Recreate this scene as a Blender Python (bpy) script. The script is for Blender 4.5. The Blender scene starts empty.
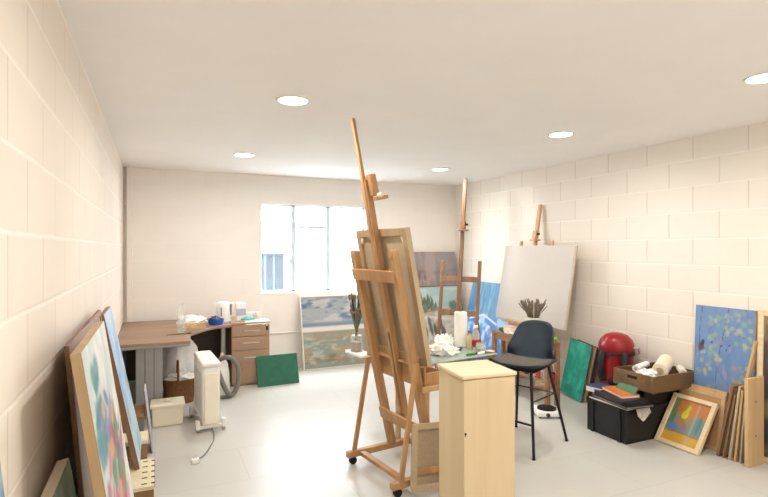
import bpy, bmesh, math, random
import numpy as np
from mathutils import Vector, Matrix, noise as mnoise
random.seed(7)
scn = bpy.context.scene
COL = scn.collection
PI = math.pi

# ------------------------------------------------------------------ room
LX, RX, BY, FY, H = -0.34, 4.22, 6.75, -1.7, 2.55
CAMH = 1.59
YAW = math.atan(229 / 512)

def srgb(c):
    if isinstance(c, str):
        c = [int(c[i:i + 2], 16) / 255 for i in (0, 2, 4)]
    return tuple((v / 12.92 if v <= .04045 else ((v + .055) / 1.055) ** 2.4) for v in c)

# ------------------------------------------------------------------ mesh builder
class MB:
    def __init__(s):
        s.v = []; s.f = []; s.mi = []
    def add(s, vs, fs, mi=0):
        o = len(s.v)
        s.v += [tuple(v) for v in vs]
        s.f += [tuple(i + o for i in f) for f in fs]
        s.mi += [mi] * len(fs)
        return s
    def box(s, c, d, rot=None, mi=0, taper=1.0):
        x, y, z = d[0] / 2, d[1] / 2, d[2] / 2
        vs = [Vector((sx * x * (taper if sz > 0 else 1), sy * y * (taper if sz > 0 else 1), sz * z))
              for sz in (-1, 1) for sx, sy in ((-1, -1), (1, -1), (1, 1), (-1, 1))]
        if rot is not None: vs = [rot @ v for v in vs]
        c = Vector(c)
        s.add([v + c for v in vs], [(3, 2, 1, 0), (4, 5, 6, 7), (0, 1, 5, 4), (1, 2, 6, 5), (2, 3, 7, 6), (3, 0, 4, 7)], mi)
        return s
    def bb(s, x0, x1, y0, y1, z0, z1, mi=0):
        return s.box(((x0 + x1) / 2, (y0 + y1) / 2, (z0 + z1) / 2), (x1 - x0, y1 - y0, z1 - z0), mi=mi)
    def beam(s, p, q, w, t, side=(0, 1, 0), mi=0, w2=None, t2=None):
        """bar from p to q, w wide along `side`, t thick across it"""
        p, q = Vector(p), Vector(q)
        d = (q - p).normalized(); a = Vector(side); a = (a - d * a.dot(d)).normalized(); b = d.cross(a)
        w2 = w2 or w; t2 = t2 or t
        vs = []
        for c, ww, tt in ((p, w, t), (q, w2, t2)):
            for i, j in ((-1, -1), (1, -1), (1, 1), (-1, 1)):
                vs.append(c + a * i * ww / 2 + b * j * tt / 2)
        return s.add(vs, [(3, 2, 1, 0), (4, 5, 6, 7), (0, 1, 5, 4), (1, 2, 6, 5), (2, 3, 7, 6), (3, 0, 4, 7)], mi)
    def tube(s, pts, r, n=10, mi=0, closed=False):
        pts = [Vector(p) for p in pts]; m = len(pts)
        rs = r if isinstance(r, (list, tuple)) else [r] * m
        vs = []; prev = None
        for i, p in enumerate(pts):
            if closed: t = pts[(i + 1) % m] - pts[i - 1]
            else: t = pts[min(i + 1, m - 1)] - pts[max(i - 1, 0)]
            t.normalize()
            if prev is None:
                a = t.orthogonal().normalized()
            else:
                a = prev - t * prev.dot(t)
                a = a.normalized() if a.length > 1e-6 else t.orthogonal().normalized()
            prev = a; b = t.cross(a)
            for k in range(n):
                an = 2 * PI * k / n
                vs.append(p + (a * math.cos(an) + b * math.sin(an)) * rs[i])
        fs = []
        for i in range(m if closed else m - 1):
            j = (i + 1) % m
            for k in range(n):
                fs.append((i * n + k, i * n + (k + 1) % n, j * n + (k + 1) % n, j * n + k))
        if not closed:
            fs.append(tuple(range(n))[::-1]); fs.append(tuple(range((m - 1) * n, m * n)))
        return s.add(vs, fs, mi)
    def lathe(s, prof, c=(0, 0, 0), n=28, mi=0, sx=1, sy=1, rot=None):
        c = Vector(c); vs = []; fs = []; m = len(prof)
        for r, z in prof:
            for k in range(n):
                a = 2 * PI * k / n
                v = Vector((max(r, 1e-4) * math.cos(a) * sx, max(r, 1e-4) * math.sin(a) * sy, z))
                if rot is not None: v = rot @ v
                vs.append(v + c)
        for i in range(m - 1):
            for k in range(n):
                fs.append((i * n + k, i * n + (k + 1) % n, (i + 1) * n + (k + 1) % n, (i + 1) * n + k))
        fs.append(tuple(range(n))[::-1]); fs.append(tuple(range((m - 1) * n, m * n)))
        return s.add(vs, fs, mi)
    def prism(s, poly, z0, z1, mi=0):
        n = len(poly)
        vs = [(x, y, z0) for x, y in poly] + [(x, y, z1) for x, y in poly]
        fs = [tuple(range(n))[::-1], tuple(range(n, 2 * n))] + [(i, (i + 1) % n, n + (i + 1) % n, n + i) for i in range(n)]
        return s.add(vs, fs, mi)
    def blob(s, c, r, seed=0, amp=.25, freq=2.2, sub=3, mi=0, flat=None):
        bm = bmesh.new(); bmesh.ops.create_icosphere(bm, subdivisions=sub, radius=1)
        vs = []; c = Vector(c)
        for v in bm.verts:
            p = v.co.copy()
            k = 1 + amp * (mnoise.noise(p * freq + Vector((seed * 7.3, seed, 0))) * 1.4
                           + abs(mnoise.noise(p * freq * 2.3 + Vector((seed, 3.1, seed)))) * .9)
            q = Vector((p.x * r[0], p.y * r[1], p.z * r[2])) * k
            if flat is not None and q.z + c.z < flat: q.z = flat - c.z
            vs.append(q + c)
        fs = [tuple(v.index for v in f.verts) for f in bm.faces]
        bm.free()
        return s.add(vs, fs, mi)
    def build(s, name, mats, parent=None, smooth=True, bevel=0, ang=38, world=False):
        me = bpy.data.meshes.new(name)
        me.from_pydata([tuple(v) for v in s.v], [], s.f)
        if not isinstance(mats, (list, tuple)): mats = [mats]
        for m in mats: me.materials.append(m)
        me.polygons.foreach_set('material_index', s.mi)
        bm = bmesh.new(); bm.from_mesh(me)
        bmesh.ops.recalc_face_normals(bm, faces=bm.faces)
        bm.to_mesh(me); bm.free()
        if smooth:
            me.polygons.foreach_set('use_smooth', [True] * len(me.polygons))
            me.set_sharp_from_angle(angle=math.radians(ang))
        me.update()
        o = bpy.data.objects.new(name, me); COL.objects.link(o)
        if parent: o.parent = parent
        if bevel:
            b = o.modifiers.new('bevel', 'BEVEL'); b.width = bevel; b.segments = 2
            b.limit_method = 'ANGLE'; b.angle_limit = math.radians(40); b.harden_normals = False
        return o

def tag(o, label, cat, group=None):
    o['label'] = label; o['category'] = cat
    if group: o['group'] = group
    return o

def thing(name, label, cat, loc=(0, 0, 0), rz=0, group=None, mat=None):
    o = bpy.data.objects.new(name, None); COL.objects.link(o)
    o.empty_display_size = .05
    if mat is not None: o.matrix_world = mat
    else:
        o.location = loc; o.rotation_euler = (0, 0, rz)
    return tag(o, label, cat, group)

def struct(o):
    o['kind'] = 'structure'; return o

def dup(root, loc, rz=0, label=None, group=None):
    r = root.copy(); COL.objects.link(r); r.location = loc; r.rotation_euler = (0, 0, rz)
    if label: r['label'] = label
    if group: r['group'] = group
    for ch in list(root.children):
        c = ch.copy(); COL.objects.link(c); c.parent = r
        for g in list(ch.children):
            d = g.copy(); COL.objects.link(d); d.parent = c
    return r

# ------------------------------------------------------------------ materials
def newmat(name):
    m = bpy.data.materials.new(name); m.use_nodes = True
    nt = m.node_tree; b = nt.nodes['Principled BSDF']
    return m, nt, b

def node(nt, t, **kw):
    n = nt.nodes.new(t)
    for k, v in kw.items(): setattr(n, k, v)
    return n

def noise_of(nt, scale, detail=4, stretch=(1, 1, 1), coord='Object', rough=.55):
    tc = node(nt, 'ShaderNodeTexCoord'); mp = node(nt, 'ShaderNodeMapping'); mp.inputs['Scale'].default_value = stretch
    nt.links.new(tc.outputs[coord], mp.inputs['Vector'])
    n = node(nt, 'ShaderNodeTexNoise'); n.inputs['Scale'].default_value = scale; n.inputs['Detail'].default_value = detail
    n.inputs['Roughness'].default_value = rough
    nt.links.new(mp.outputs[0], n.inputs['Vector'])
    return n

def mat(name, col, rough=.6, metal=0, var=.08, scale=18, bump=0, stretch=(1, 1, 1), spec=.4, bscale=None):
    m, nt, b = newmat(name)
    c = srgb(col)
    n = noise_of(nt, scale, 4, stretch)
    r = node(nt, 'ShaderNodeValToRGB')
    r.color_ramp.elements[0].position = .3; r.color_ramp.elements[1].position = .7
    r.color_ramp.elements[0].color = tuple(max(0, v * (1 - var)) for v in c) + (1,)
    r.color_ramp.elements[1].color = tuple(min(1, v * (1 + var)) for v in c) + (1,)
    nt.links.new(n.outputs['Fac'], r.inputs['Fac']); nt.links.new(r.outputs['Color'], b.inputs['Base Color'])
    b.inputs['Roughness'].default_value = rough; b.inputs['Metallic'].default_value = metal
    b.inputs['Specular IOR Level'].default_value = spec
    if bump:
        bn = noise_of(nt, bscale or scale * 3, 5, stretch); bp = node(nt, 'ShaderNodeBump')
        bp.inputs['Strength'].default_value = bump; bp.inputs['Distance'].default_value = .01
        nt.links.new(bn.outputs['Fac'], bp.inputs['Height']); nt.links.new(bp.outputs[0], b.inputs['Normal'])
    return m

def wood(name, c1, c2, axis=2, scale=9, rough=.5, stretch=.08):
    m, nt, b = newmat(name)
    st = [1, 1, 1]; st[axis] = stretch
    n = noise_of(nt, scale, 6, st); n.inputs['Distortion'].default_value = .6
    n2 = noise_of(nt, scale * 6, 3, st)
    mx = node(nt, 'ShaderNodeMath', operation='MULTIPLY_ADD'); mx.inputs[1].default_value = .35
    nt.links.new(n2.outputs['Fac'], mx.inputs[0]); nt.links.new(n.outputs['Fac'], mx.inputs[2])
    r = node(nt, 'ShaderNodeValToRGB')
    r.color_ramp.elements[0].position = .45; r.color_ramp.elements[1].position = .9
    r.color_ramp.elements[0].color = srgb(c1) + (1,); r.color_ramp.elements[1].color = srgb(c2) + (1,)
    nt.links.new(mx.outputs[0], r.inputs['Fac']); nt.links.new(r.outputs['Color'], b.inputs['Base Color'])
    b.inputs['Roughness'].default_value = rough
    return m

def glassy(name, col, rough=.05, alpha=.35):
    m, nt, b = newmat(name)
    n = noise_of(nt, 30, 2); r = node(nt, 'ShaderNodeMapRange')
    r.inputs['To Min'].default_value = rough; r.inputs['To Max'].default_value = rough + .08
    nt.links.new(n.outputs['Fac'], r.inputs['Value']); nt.links.new(r.outputs[0], b.inputs['Roughness'])
    b.inputs['Base Color'].default_value = srgb(col) + (1,)
    b.inputs['Alpha'].default_value = alpha
    b.inputs['Specular IOR Level'].default_value = .8
    return m

def block_wall(name, axis, phz, phh, base, hi, lo, kh=.6, kv=.5, bumpk=.5):
    """painted concrete blocks 440x215: bed joints coloured pale as if catching light, darker upright joints; axis 'y' for side walls, 'x' for end walls"""
    m, nt, b = newmat(name)
    L = nt.links.new
    def mth(op, a, c=None, d=None):
        n = node(nt, 'ShaderNodeMath', operation=op)
        for k, v in enumerate((a, c, d)):
            if v is None: continue
            if isinstance(v, (int, float)): n.inputs[k].default_value = v
            else: L(v, n.inputs[k])
        return n.outputs[0]
    tc = node(nt, 'ShaderNodeTexCoord'); sp = node(nt, 'ShaderNodeSeparateXYZ'); L(tc.outputs['Object'], sp.inputs[0])
    wob = noise_of(nt, 7, 4).outputs['Fac']
    hz = mth('MULTIPLY_ADD', wob, .010, mth('ADD', sp.outputs['Z'], phz))
    hx = mth('MULTIPLY_ADD', wob, .012, mth('ADD', sp.outputs['Y' if axis == 'y' else 'X'], phh))
    v = mth('DIVIDE', hz, .225); row = mth('FLOOR', v); fv = mth('FRACT', v)
    u = mth('MULTIPLY_ADD', mth('MODULO', row, 2), .5, mth('DIVIDE', hx, .45)); cell = mth('FLOOR', u); fu = mth('FRACT', u)
    dv = mth('MULTIPLY', mth('MINIMUM', fv, mth('SUBTRACT', 1, fv)), .225)
    du = mth('MULTIPLY', mth('MINIMUM', fu, mth('SUBTRACT', 1, fu)), .45)
    def ramp(x, a, c):
        r = node(nt, 'ShaderNodeMapRange', interpolation_type='SMOOTHSTEP')
        r.inputs['From Min'].default_value = a; r.inputs['From Max'].default_value = c
        r.inputs['To Min'].default_value = 1; r.inputs['To Max'].default_value = 0
        L(x, r.inputs['Value']); return r.outputs[0]
    mh = ramp(dv, .002, .011); mv = ramp(du, .001, .008)
    patch = noise_of(nt, 2.3, 5, rough=.6).outputs['Fac']
    cb = node(nt, 'ShaderNodeCombineXYZ'); L(cell, cb.inputs[0]); L(row, cb.inputs[1])
    wn = node(nt, 'ShaderNodeTexWhiteNoise', noise_dimensions='2D'); L(cb.outputs[0], wn.inputs['Vector'])
    tone = mth('ADD', mth('MULTIPLY_ADD', wn.outputs['Value'], .025, .975), mth('MULTIPLY', mth('SUBTRACT', patch, .5), .09))
    def mix(f, A, B, bt='MIX'):
        n = node(nt, 'ShaderNodeMix', data_type='RGBA', blend_type=bt)
        for k, x in (('Factor', f), ('A', A), ('B', B)):
            if isinstance(x, (int, float)): n.inputs[k].default_value = x
            elif isinstance(x, tuple): n.inputs[k].default_value = x
            else: L(x, n.inputs[k])
        return n.outputs['Result']
    c = mix(1.0, srgb(base) + (1,), tone, 'MULTIPLY')
    c = mix(mth('MULTIPLY', mv, mth('MULTIPLY', patch, 2 * kv)), c, srgb(lo) + (1,))
    c = mix(mth('MULTIPLY', mh, kh), c, srgb(hi) + (1,))  # light caught on the bed joint lips, put into the colour
    L(c, b.inputs['Base Color'])
    b.inputs['Roughness'].default_value = .75; b.inputs['Specular IOR Level'].default_value = .25
    fine = noise_of(nt, 48, 6, rough=.7).outputs['Fac']
    h = mth('SUBTRACT', mth('MULTIPLY', fine, .4), mth('MAXIMUM', mh, mv))
    bp = node(nt, 'ShaderNodeBump'); bp.inputs['Strength'].default_value = bumpk; bp.inputs['Distance'].default_value = .008
    L(h, bp.inputs['Height']); L(bp.outputs[0], b.inputs['Normal'])
    return m

def floor_mat():
    m, nt, b = newmat('painted_floor')
    tc = node(nt, 'ShaderNodeTexCoord')
    br = node(nt, 'ShaderNodeTexBrick'); br.offset = .5
    br.inputs['Scale'].default_value = 1; br.inputs['Brick Width'].default_value = 1.2; br.inputs['Row Height'].default_value = .6
    br.inputs['Mortar Size'].default_value = .004; br.inputs['Mortar Smooth'].default_value = .6
    br.inputs['Color1'].default_value = srgb('c6c4bd') + (1,); br.inputs['Color2'].default_value = srgb('c2c0b9') + (1,)
    br.inputs['Mortar'].default_value = srgb('b6b3ab') + (1,)
    nt.links.new(tc.outputs['Object'], br.inputs['Vector'])
    n = noise_of(nt, 2.1, 6, rough=.6)
    mp = node(nt, 'ShaderNodeMapRange'); mp.inputs['To Min'].default_value = .94; mp.inputs['To Max'].default_value = 1.05
    nt.links.new(n.outputs['Fac'], mp.inputs['Value'])
    mul = node(nt, 'ShaderNodeMix', data_type='RGBA', blend_type='MULTIPLY'); mul.inputs['Factor'].default_value = 1
    nt.links.new(br.outputs['Color'], mul.inputs['A']); nt.links.new(mp.outputs[0], mul.inputs['B'])
    nt.links.new(mul.outputs['Result'], b.inputs['Base Color'])
    b.inputs['Roughness'].default_value = .33; b.inputs['Specular IOR Level'].default_value = .5
    n2 = noise_of(nt, 9, 4); bp = node(nt, 'ShaderNodeBump'); bp.inputs['Strength'].default_value = .06; bp.inputs['Distance'].default_value = .01
    nt.links.new(n2.outputs['Fac'], bp.inputs['Height']); nt.links.new(bp.outputs[0], b.inputs['Normal'])
    return m

def emit(name, col, k):
    m, nt, b = newmat(name)
    n = noise_of(nt, 4, 2); r = node(nt, 'ShaderNodeMapRange'); r.inputs['To Min'].default_value = k * .97; r.inputs['To Max'].default_value = k * 1.03
    nt.links.new(n.outputs['Fac'], r.inputs['Value']); nt.links.new(r.outputs[0], b.inputs['Emission Strength'])
    b.inputs['Emission Color'].default_value = srgb(col) + (1,); b.inputs['Base Color'].default_value = (.9, .9, .9, 1)
    return m

def paint_mat():
    m, nt, b = newmat('oil_paint')
    at = node(nt, 'ShaderNodeAttribute'); at.attribute_name = 'Col'
    n = noise_of(nt, 60, 4); mp = node(nt, 'ShaderNodeMapRange'); mp.inputs['To Min'].default_value = .88; mp.inputs['To Max'].default_value = 1.1
    nt.links.new(n.outputs['Fac'], mp.inputs['Value'])
    mul = node(nt, 'ShaderNodeMix', data_type='RGBA', blend_type='MULTIPLY'); mul.inputs['Factor'].default_value = 1
    nt.links.new(at.outputs['Color'], mul.inputs['A']); nt.links.new(mp.outputs[0], mul.inputs['B'])
    nt.links.new(mul.outputs['Result'], b.inputs['Base Color'])
    b.inputs['Roughness'].default_value = .55
    bp = node(nt, 'ShaderNodeBump'); bp.inputs['Strength'].default_value = .25; bp.inputs['Distance'].default_value = .004
    nt.links.new(n.outputs['Fac'], bp.inputs['Height']); nt.links.new(bp.outputs[0], b.inputs['Normal'])
    return m

M = dict(
    wall_l=block_wall('block_wall_left', 'y', -.062 + .225, .0, 'e9dfd3', 'f6efe6', 'c2b29d', .65, .45, .25),
    wall_r=block_wall('block_wall_right', 'y', -.105 + .225, -.013, 'e9e2d7', 'f4efe7', 'b8aa99', .55, .45, .22),
    wall_b=block_wall('block_wall_back', 'x', -.09 + .225, .1, 'f1ece5', 'f3efe9', 'ddd3c8', .3, .1, .05),
    ceil=mat('ceiling_paint', 'efece9', .85, var=.015, scale=2),
    floor=floor_mat(),
    white=mat('white_paint', 'eeece8', .5, var=.02),
    upvc=mat('window_frame_white', 'd5e4f0', .4, var=.02),
    trimw=mat('trim_white', 'efe9e2', .6, var=.02),
    easel=wood('beech_easel', '9a7048', 'bf9566', 2, 9),
    easel_pale=wood('pale_beech', 'b8925f', 'd6b283', 2, 9),
    easel_dark=wood('oiled_easel', '70523c', '957050', 2, 9),
    ply=wood('birch_plywood', 'cbb48c', 'd9c49e', 2, 5, .45),
    plytop=wood('birch_plywood_top', 'd8c39c', 'e8d8b6', 0, 5, .4),
    pine=wood('pine_board', 'bd9c70', 'd8ba90', 2, 7),
    muted=wood('muted_bar', 'a08560', 'bb9d76', 2, 9),
    easel_light=wood('light_easel', 'b58a66', 'cfa580', 2, 9),
    stretch=wood('stretcher_pine', 'b3925f', 'd0b286', 2, 9),
    brown=wood('brown_wood', '735238', '957050', 2, 9),
    crate=wood('crate_wood', '4f3b26', '7d5f38', 0, 9),
    table=wood('table_wood', '7f5c40', 'a37d58', 1, 8),
    desk=wood('walnut_laminate', '80644f', '9a7c64', 0, 6, .4),
    drawer=wood('walnut_drawer', '8f7058', 'ab8b70', 0, 6, .4),
    darkpanel=wood('dark_panel', '3a2a1e', '4d3828', 0, 6, .5),
    silver=mat('silver_metal', 'a3a3a1', .35, .6, .03),
    steel=mat('brushed_steel', 'c9c6bf', .3, .9, .03),
    black=mat('black_plastic', '101012', .45, var=.1),
    blackmet=mat('black_metal', '1d1c1f', .4, .3, .1),
    navy=mat('navy_shell', '1a2938', .45, var=.1),
    greyfab=mat('grey_fabric', '5f574f', .9, var=.15, scale=120, bump=.3),
    canvasback=mat('raw_canvas', 'b9a68a', .9, var=.06, scale=60, bump=.2),
    canvasdark=mat('raw_linen', 'a8967c', .9, var=.08, scale=60, bump=.2),
    primed=mat('primed_canvas', 'c9c2ba', .85, var=.015, scale=25, bump=.1),
    cream=mat('cream_plastic', 'e8dfc6', .45, var=.02),
    heater=mat('heater_white', 'e9e6df', .4, var=.02),
    heaterf=mat('heater_cream', 'efe6d2', .45, var=.02),
    wicker=mat('wicker', '8c6238', .7, var=.5, scale=60, bump=1, stretch=(1, 1, 3)),
    wickerd=mat('wicker_handle', '7a4820', .6, var=.4, scale=80, bump=.6),
    bag=mat('white_bag', 'f2f2f4', .5, var=.04, scale=6),
    tissue=mat('white_tissue', 'f3f0ea', .9, var=.03),
    hose=mat('grey_hose', '75726d', .5, var=.1),
    blue=mat('blue_plastic', '1f55b8', .35, var=.2),
    red=mat('red_enamel', '8a141b', .3, var=.06),
    redjar=mat('red_jar', 'b03030', .3, var=.15),
    strap=mat('dark_strap', '25262a', .6, var=.2),
    teal=mat('teal_paint', '1a9a86', .4, var=.35, scale=7),
    dgreen=mat('dark_green', '0f5a42', .6, var=.2, scale=9),
    paper=mat('paper', 'ece7dd', .8, var=.03),
    newsprint=mat('printed_paper', 'bfb9ae', .8, var=.3, scale=70),
    orange=mat('orange_cover', 'c06a2c', .5, var=.06),
    bluebook=mat('blue_cover', '2a3a66', .5, var=.1),
    folder=mat('black_folder', '222226', .5, var=.15),
    grbook=mat('green_cover', '3f6a4a', .5, var=.15),
    pot=mat('white_pot', 'e8e2d6', .4, var=.03),
    lavender=mat('dried_lavender', '7a7058', .9, var=.35, scale=90),
    lavtip=mat('dried_lavender_heads', '7d7062', .9, var=.35, scale=90),
    glass=glassy('clear_glass', 'dfe9e4', .03, .3),
    pane=glassy('window_glass', 'eef6ff', .02, .03),
    oil=glassy('linseed_oil', 'd8c58a', .05, .75),
    glasstop=mat('glass_table_top', '9fb0a6', .15, var=.15, scale=14),
    pinkcap=mat('pink_plastic', 'e6b9a8', .4, var=.05),
    lime=mat('lime_green', '8fae2e', .5, var=.2),
    green=mat('green_tube', '4f8a4a', .5, var=.2),
    tealcloth=mat('teal_cloth', '5fb3b8', .7, var=.2),
    tanback=mat('tan_canvas', 'b98f62', .85, var=.05, scale=40),
    lav=mat('lavender_board', 'b9b7c8', .6, var=.05),
    creamblock=mat('cream_foam', 'ddd0b0', .8, var=.06, scale=30),
    brownside=mat('brown_side', '8a6a48', .8, var=.15),
    dark=mat('dark_hole', '1c1712', .9, var=.1),
    lamp=emit('downlight_glow', 'fff4e2', 14),
    cyl=mat('cable_white', 'd8d5cf', .5, var=.03),
    goldframe=wood('pale_gilt_frame', 'd6bc92', 'ecdab6', 0, 9, .4),
    whiteframe=mat('off_white_frame', 'e6dfd2', .5, var=.03),
    outwall=mat('outside_wall', 'e9eef2', .8, var=.03, scale=3, stretch=(8, 1, 1)),
    outblue=mat('outside_blue', '08121b', .5, var=.6, scale=3),
    ground=mat('outside_ground', 'b8b8b4', .9, var=.1, scale=3),
    paint=paint_mat(),
)

# ------------------------------------------------------------------ paint surfaces
rng = np.random.RandomState(11)
def vnoise(U, V, sx, sy, seed):
    r = np.random.RandomState(seed); g = r.rand(64, 64)
    x = U * sx; y = V * sy
    xi = np.floor(x).astype(int); yi = np.floor(y).astype(int); fx = x - xi; fy = y - yi
    fx = fx * fx * (3 - 2 * fx); fy = fy * fy * (3 - 2 * fy)
    a = g[xi % 64, yi % 64]; b = g[(xi + 1) % 64, yi % 64]; c = g[xi % 64, (yi + 1) % 64]; d = g[(xi + 1) % 64, (yi + 1) % 64]
    return (a * (1 - fx) + b * fx) * (1 - fy) + (c * (1 - fx) + d * fx) * fy
def fbm(U, V, s, seed, st=(1, 1)):
    return (vnoise(U, V, s * st[0], s * st[1], seed) * .5 + vnoise(U, V, 2.1 * s * st[0], 2.1 * s * st[1], seed + 1) * .3
            + vnoise(U, V, 4.3 * s * st[0], 4.3 * s * st[1], seed + 2) * .2)
def sstep(a, b, x):
    t = np.clip((x - a) / (b - a + 1e-9), 0, 1); return t * t * (3 - 2 * t)

class Art:
    """a picture painted stroke by stroke on a grid; u,v run 0..1 from the bottom left"""
    def __init__(s, w, h, base, res=70, seed=1):
        s.w, s.h = w, h; s.nx = max(8, int(w * res)); s.ny = max(8, int(h * res))
        s.U, s.V = np.meshgrid(np.linspace(0, 1, s.nx + 1), np.linspace(0, 1, s.ny + 1))
        s.img = np.zeros(s.U.shape + (3,)); s.img[:] = srgb(base)
        s.seed = seed; s.r = np.random.RandomState(seed)
    def mix(s, m, col):
        c = np.array(srgb(col)); s.img += (c - s.img) * m[..., None]; return s
    def noise(s, col, sc=4, thr=.5, soft=.15, a=1, st=(1, 1), region=None):
        s.seed += 5
        m = sstep(thr - soft, thr + soft, fbm(s.U, s.V, sc, s.seed, st)) * a
        if region is not None:
            x0, x1, y0, y1 = region; e = .04
            m = m * sstep(x0 - e, x0 + e, s.U) * (1 - sstep(x1 - e, x1 + e, s.U)) * sstep(y0 - e, y0 + e, s.V) * (1 - sstep(y1 - e, y1 + e, s.V))
        return s.mix(m, col)
    def band(s, y0, y1, col, a=1, soft=.02, wob=.03, sc=5):
        s.seed += 3
        v = s.V + (fbm(s.U, s.V * 0, sc, s.seed) - .5) * wob * 2
        return s.mix(sstep(y0 - soft, y0 + soft, v) * (1 - sstep(y1 - soft, y1 + soft, v)) * a, col)
    def vband(s, x0, x1, col, a=1, soft=.02):
        return s.mix(sstep(x0 - soft, x0 + soft, s.U) * (1 - sstep(x1 - soft, x1 + soft, s.U)) * a, col)
    def blob(s, cx, cy, rx, ry, col, ang=0, a=1, soft=.35, wob=.3):
        s.seed += 1
        k = s.w / s.h
        du = (s.U - cx); dv = (s.V - cy) / k
        ca, sa = math.cos(ang), math.sin(ang)
        x = (du * ca + dv * sa) / rx; y = (-du * sa + dv * ca) / (ry / k)
        d = np.sqrt(x * x + y * y) + (fbm(s.U, s.V, 14, s.seed) - .5) * wob * 2
        return s.mix((1 - sstep(1 - soft, 1 + soft, d)) * a, col)
    def dabs(s, n, region, rx, ry, cols, ang=(0, 0), a=.9, soft=.35):
        for i in range(n):
            s.blob(s.r.uniform(region[0], region[1]), s.r.uniform(region[2], region[3]), s.r.uniform(*rx), s.r.uniform(*ry),
                   cols[s.r.randint(len(cols))], s.r.uniform(*ang), a, soft)
        return s
    def line(s, pts, wd, col, a=1):
        d = np.full(s.U.shape, 9.)
        k = s.h / s.w
        for (x0, y0), (x1, y1) in zip(pts[:-1], pts[1:]):
            vx, vy = x1 - x0, (y1 - y0) * k; L = vx * vx + vy * vy + 1e-9
            t = np.clip(((s.U - x0) * vx + (s.V - y0) * k * vy) / L, 0, 1)
            d = np.minimum(d, np.hypot(s.U - x0 - t * vx, (s.V - y0) * k - t * vy))
        return s.mix((1 - sstep(wd * .5, wd * 1.3, d)) * a, col)
    def mesh(s, name, parent, x0=0, z0=0, y=-.001):
        nx, ny = s.nx, s.ny
        vs = [(x0 + u * s.w, y, z0 + v * s.h) for u, v in zip(s.U.ravel(), s.V.ravel())]
        fs = [(j * (nx + 1) + i, j * (nx + 1) + i + 1, (j + 1) * (nx + 1) + i + 1, (j + 1) * (nx + 1) + i) for j in range(ny) for i in range(nx)]
        me = bpy.data.meshes.new(name); me.from_pydata(vs, [], fs)
        ca = me.color_attributes.new('Col', 'FLOAT_COLOR', 'POINT')
        c = np.ones((len(vs), 4)); c[:, :3] = np.clip(s.img.reshape(-1, 3), 0, 1)
        ca.data.foreach_set('color', c.ravel())
        me.materials.append(M['paint']); me.update()
        o = bpy.data.objects.new(name, me); COL.objects.link(o); o.parent = parent
        return o

def lean(bl, br, top):
    """frame for a flat board: x along its foot, z up the board, y into whatever it leans on; top is the point above bl"""
    bl, br, top = Vector(bl), Vector(br), Vector(top)
    x = (br - bl).normalized(); z = top - bl; z = (z - x * z.dot(x)); h = z.length; z.normalize(); y = z.cross(x)
    m = Matrix((x, y, z)).transposed().to_4x4(); m.translation = bl
    return m, (br - bl).length, h

def bars(mb, w, h, b, y0, y1):
    """four bars of a rectangular frame"""
    mb.bb(0, b, y0, y1, 0, h).bb(w - b, w, y0, y1, 0, h).bb(b, w - b, y0, y1, 0, b).bb(b, w - b, y0, y1, h - b, h)
    return mb

def stretched(name, label, cat, mtx, w, h, t, art, edge='stretch', group=None):
    r = thing(name, label, cat, mat=mtx, group=group)
    art.mesh('canvas', r)
    MB().bb(0, w, 0, t, 0, h).build('stretcher', M[edge], r)
    return r

def framed(name, label, cat, mtx, w, h, t, b, art_fn, frame, group=None, lip=.006):
    r = thing(name, label, cat, mat=mtx, group=group)
    bars(MB(), w, h, b, -lip, t).build('frame', frame, r, bevel=.003)
    art_fn(w - 2 * b, h - 2 * b).mesh('canvas', r, b, b, .004)
    MB().bb(b * .8, w - b * .8, .006, t * .9, b * .8, h - b * .8).build('backing', M['brownside'], r)
    return r

# ================================================================== SETTING
T = .2
MB().bb(LX - T, RX + T, FY - T, BY + T, -.1, 0).build('floor', M['floor'], smooth=False)
MB().bb(LX - T, RX + T, FY - T, BY + T, H, H + .12).build('ceiling', M['ceil'], smooth=False)
MB().bb(LX - T, LX, FY - T, BY + T, 0, H).build('wall_left', M['wall_l'], smooth=False)
MB().bb(RX, RX + T, FY - T, BY + T, 0, H).build('wall_right', M['wall_r'], smooth=False)
MB().bb(LX, RX, FY - T, FY, 0, H).build('wall_front', M['wall_b'], smooth=False)
WX0, WX1, WZ0, WZ1 = 1.262, 2.74, .995, 2.175
b = MB(); b.bb(LX, WX0, BY, BY + T, 0, H).bb(WX1, RX, BY, BY + T, 0, H).bb(WX0, WX1, BY, BY + T, 0, WZ0).bb(WX0, WX1, BY, BY + T, WZ1, H)
b.build('wall_back', M['wall_b'], smooth=False)
for n in ('floor', 'ceiling', 'wall_left', 'wall_right', 'wall_front', 'wall_back'): struct(bpy.data.objects[n])
# window
w = MB(); y0, y1 = BY + .06, BY + .11; fr = .035
w.bb(WX0, WX0 + .02, y0, y1, WZ0, WZ1).bb(WX1 - fr, WX1, y0, y1, WZ0, WZ1).bb(WX0, WX1, y0, y1, WZ0, WZ0 + fr).bb(WX0, WX1, y0, y1, WZ1 - .02, WZ1)
win = struct(w.build('window_1', M['upvc']))
mu = MB(); mu.bb(1.675, 1.735, y0, y1, WZ0, WZ1).bb(2.165, 2.225, y0, y1, WZ0, WZ1)
mu.build('mullion', M['upvc'], win, bevel=.004)
MB().bb(1.735, 2.165, y0, y1, 1.865, 1.9).build('transom', M['upvc'], win, bevel=.004)
for x0, x1, z0, z1 in ((WX0 + .02, 1.675, WZ0 + fr, WZ1 - .02), (1.735, 2.165, WZ0 + fr, 1.865), (1.735, 2.165, 1.9, WZ1 - .02), (2.225, WX1 - fr, WZ0 + fr, WZ1 - .02)):
    MB().bb(x0, x1, BY + .08, BY + .086, z0, z1).build('pane', M['pane'], win)
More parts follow.
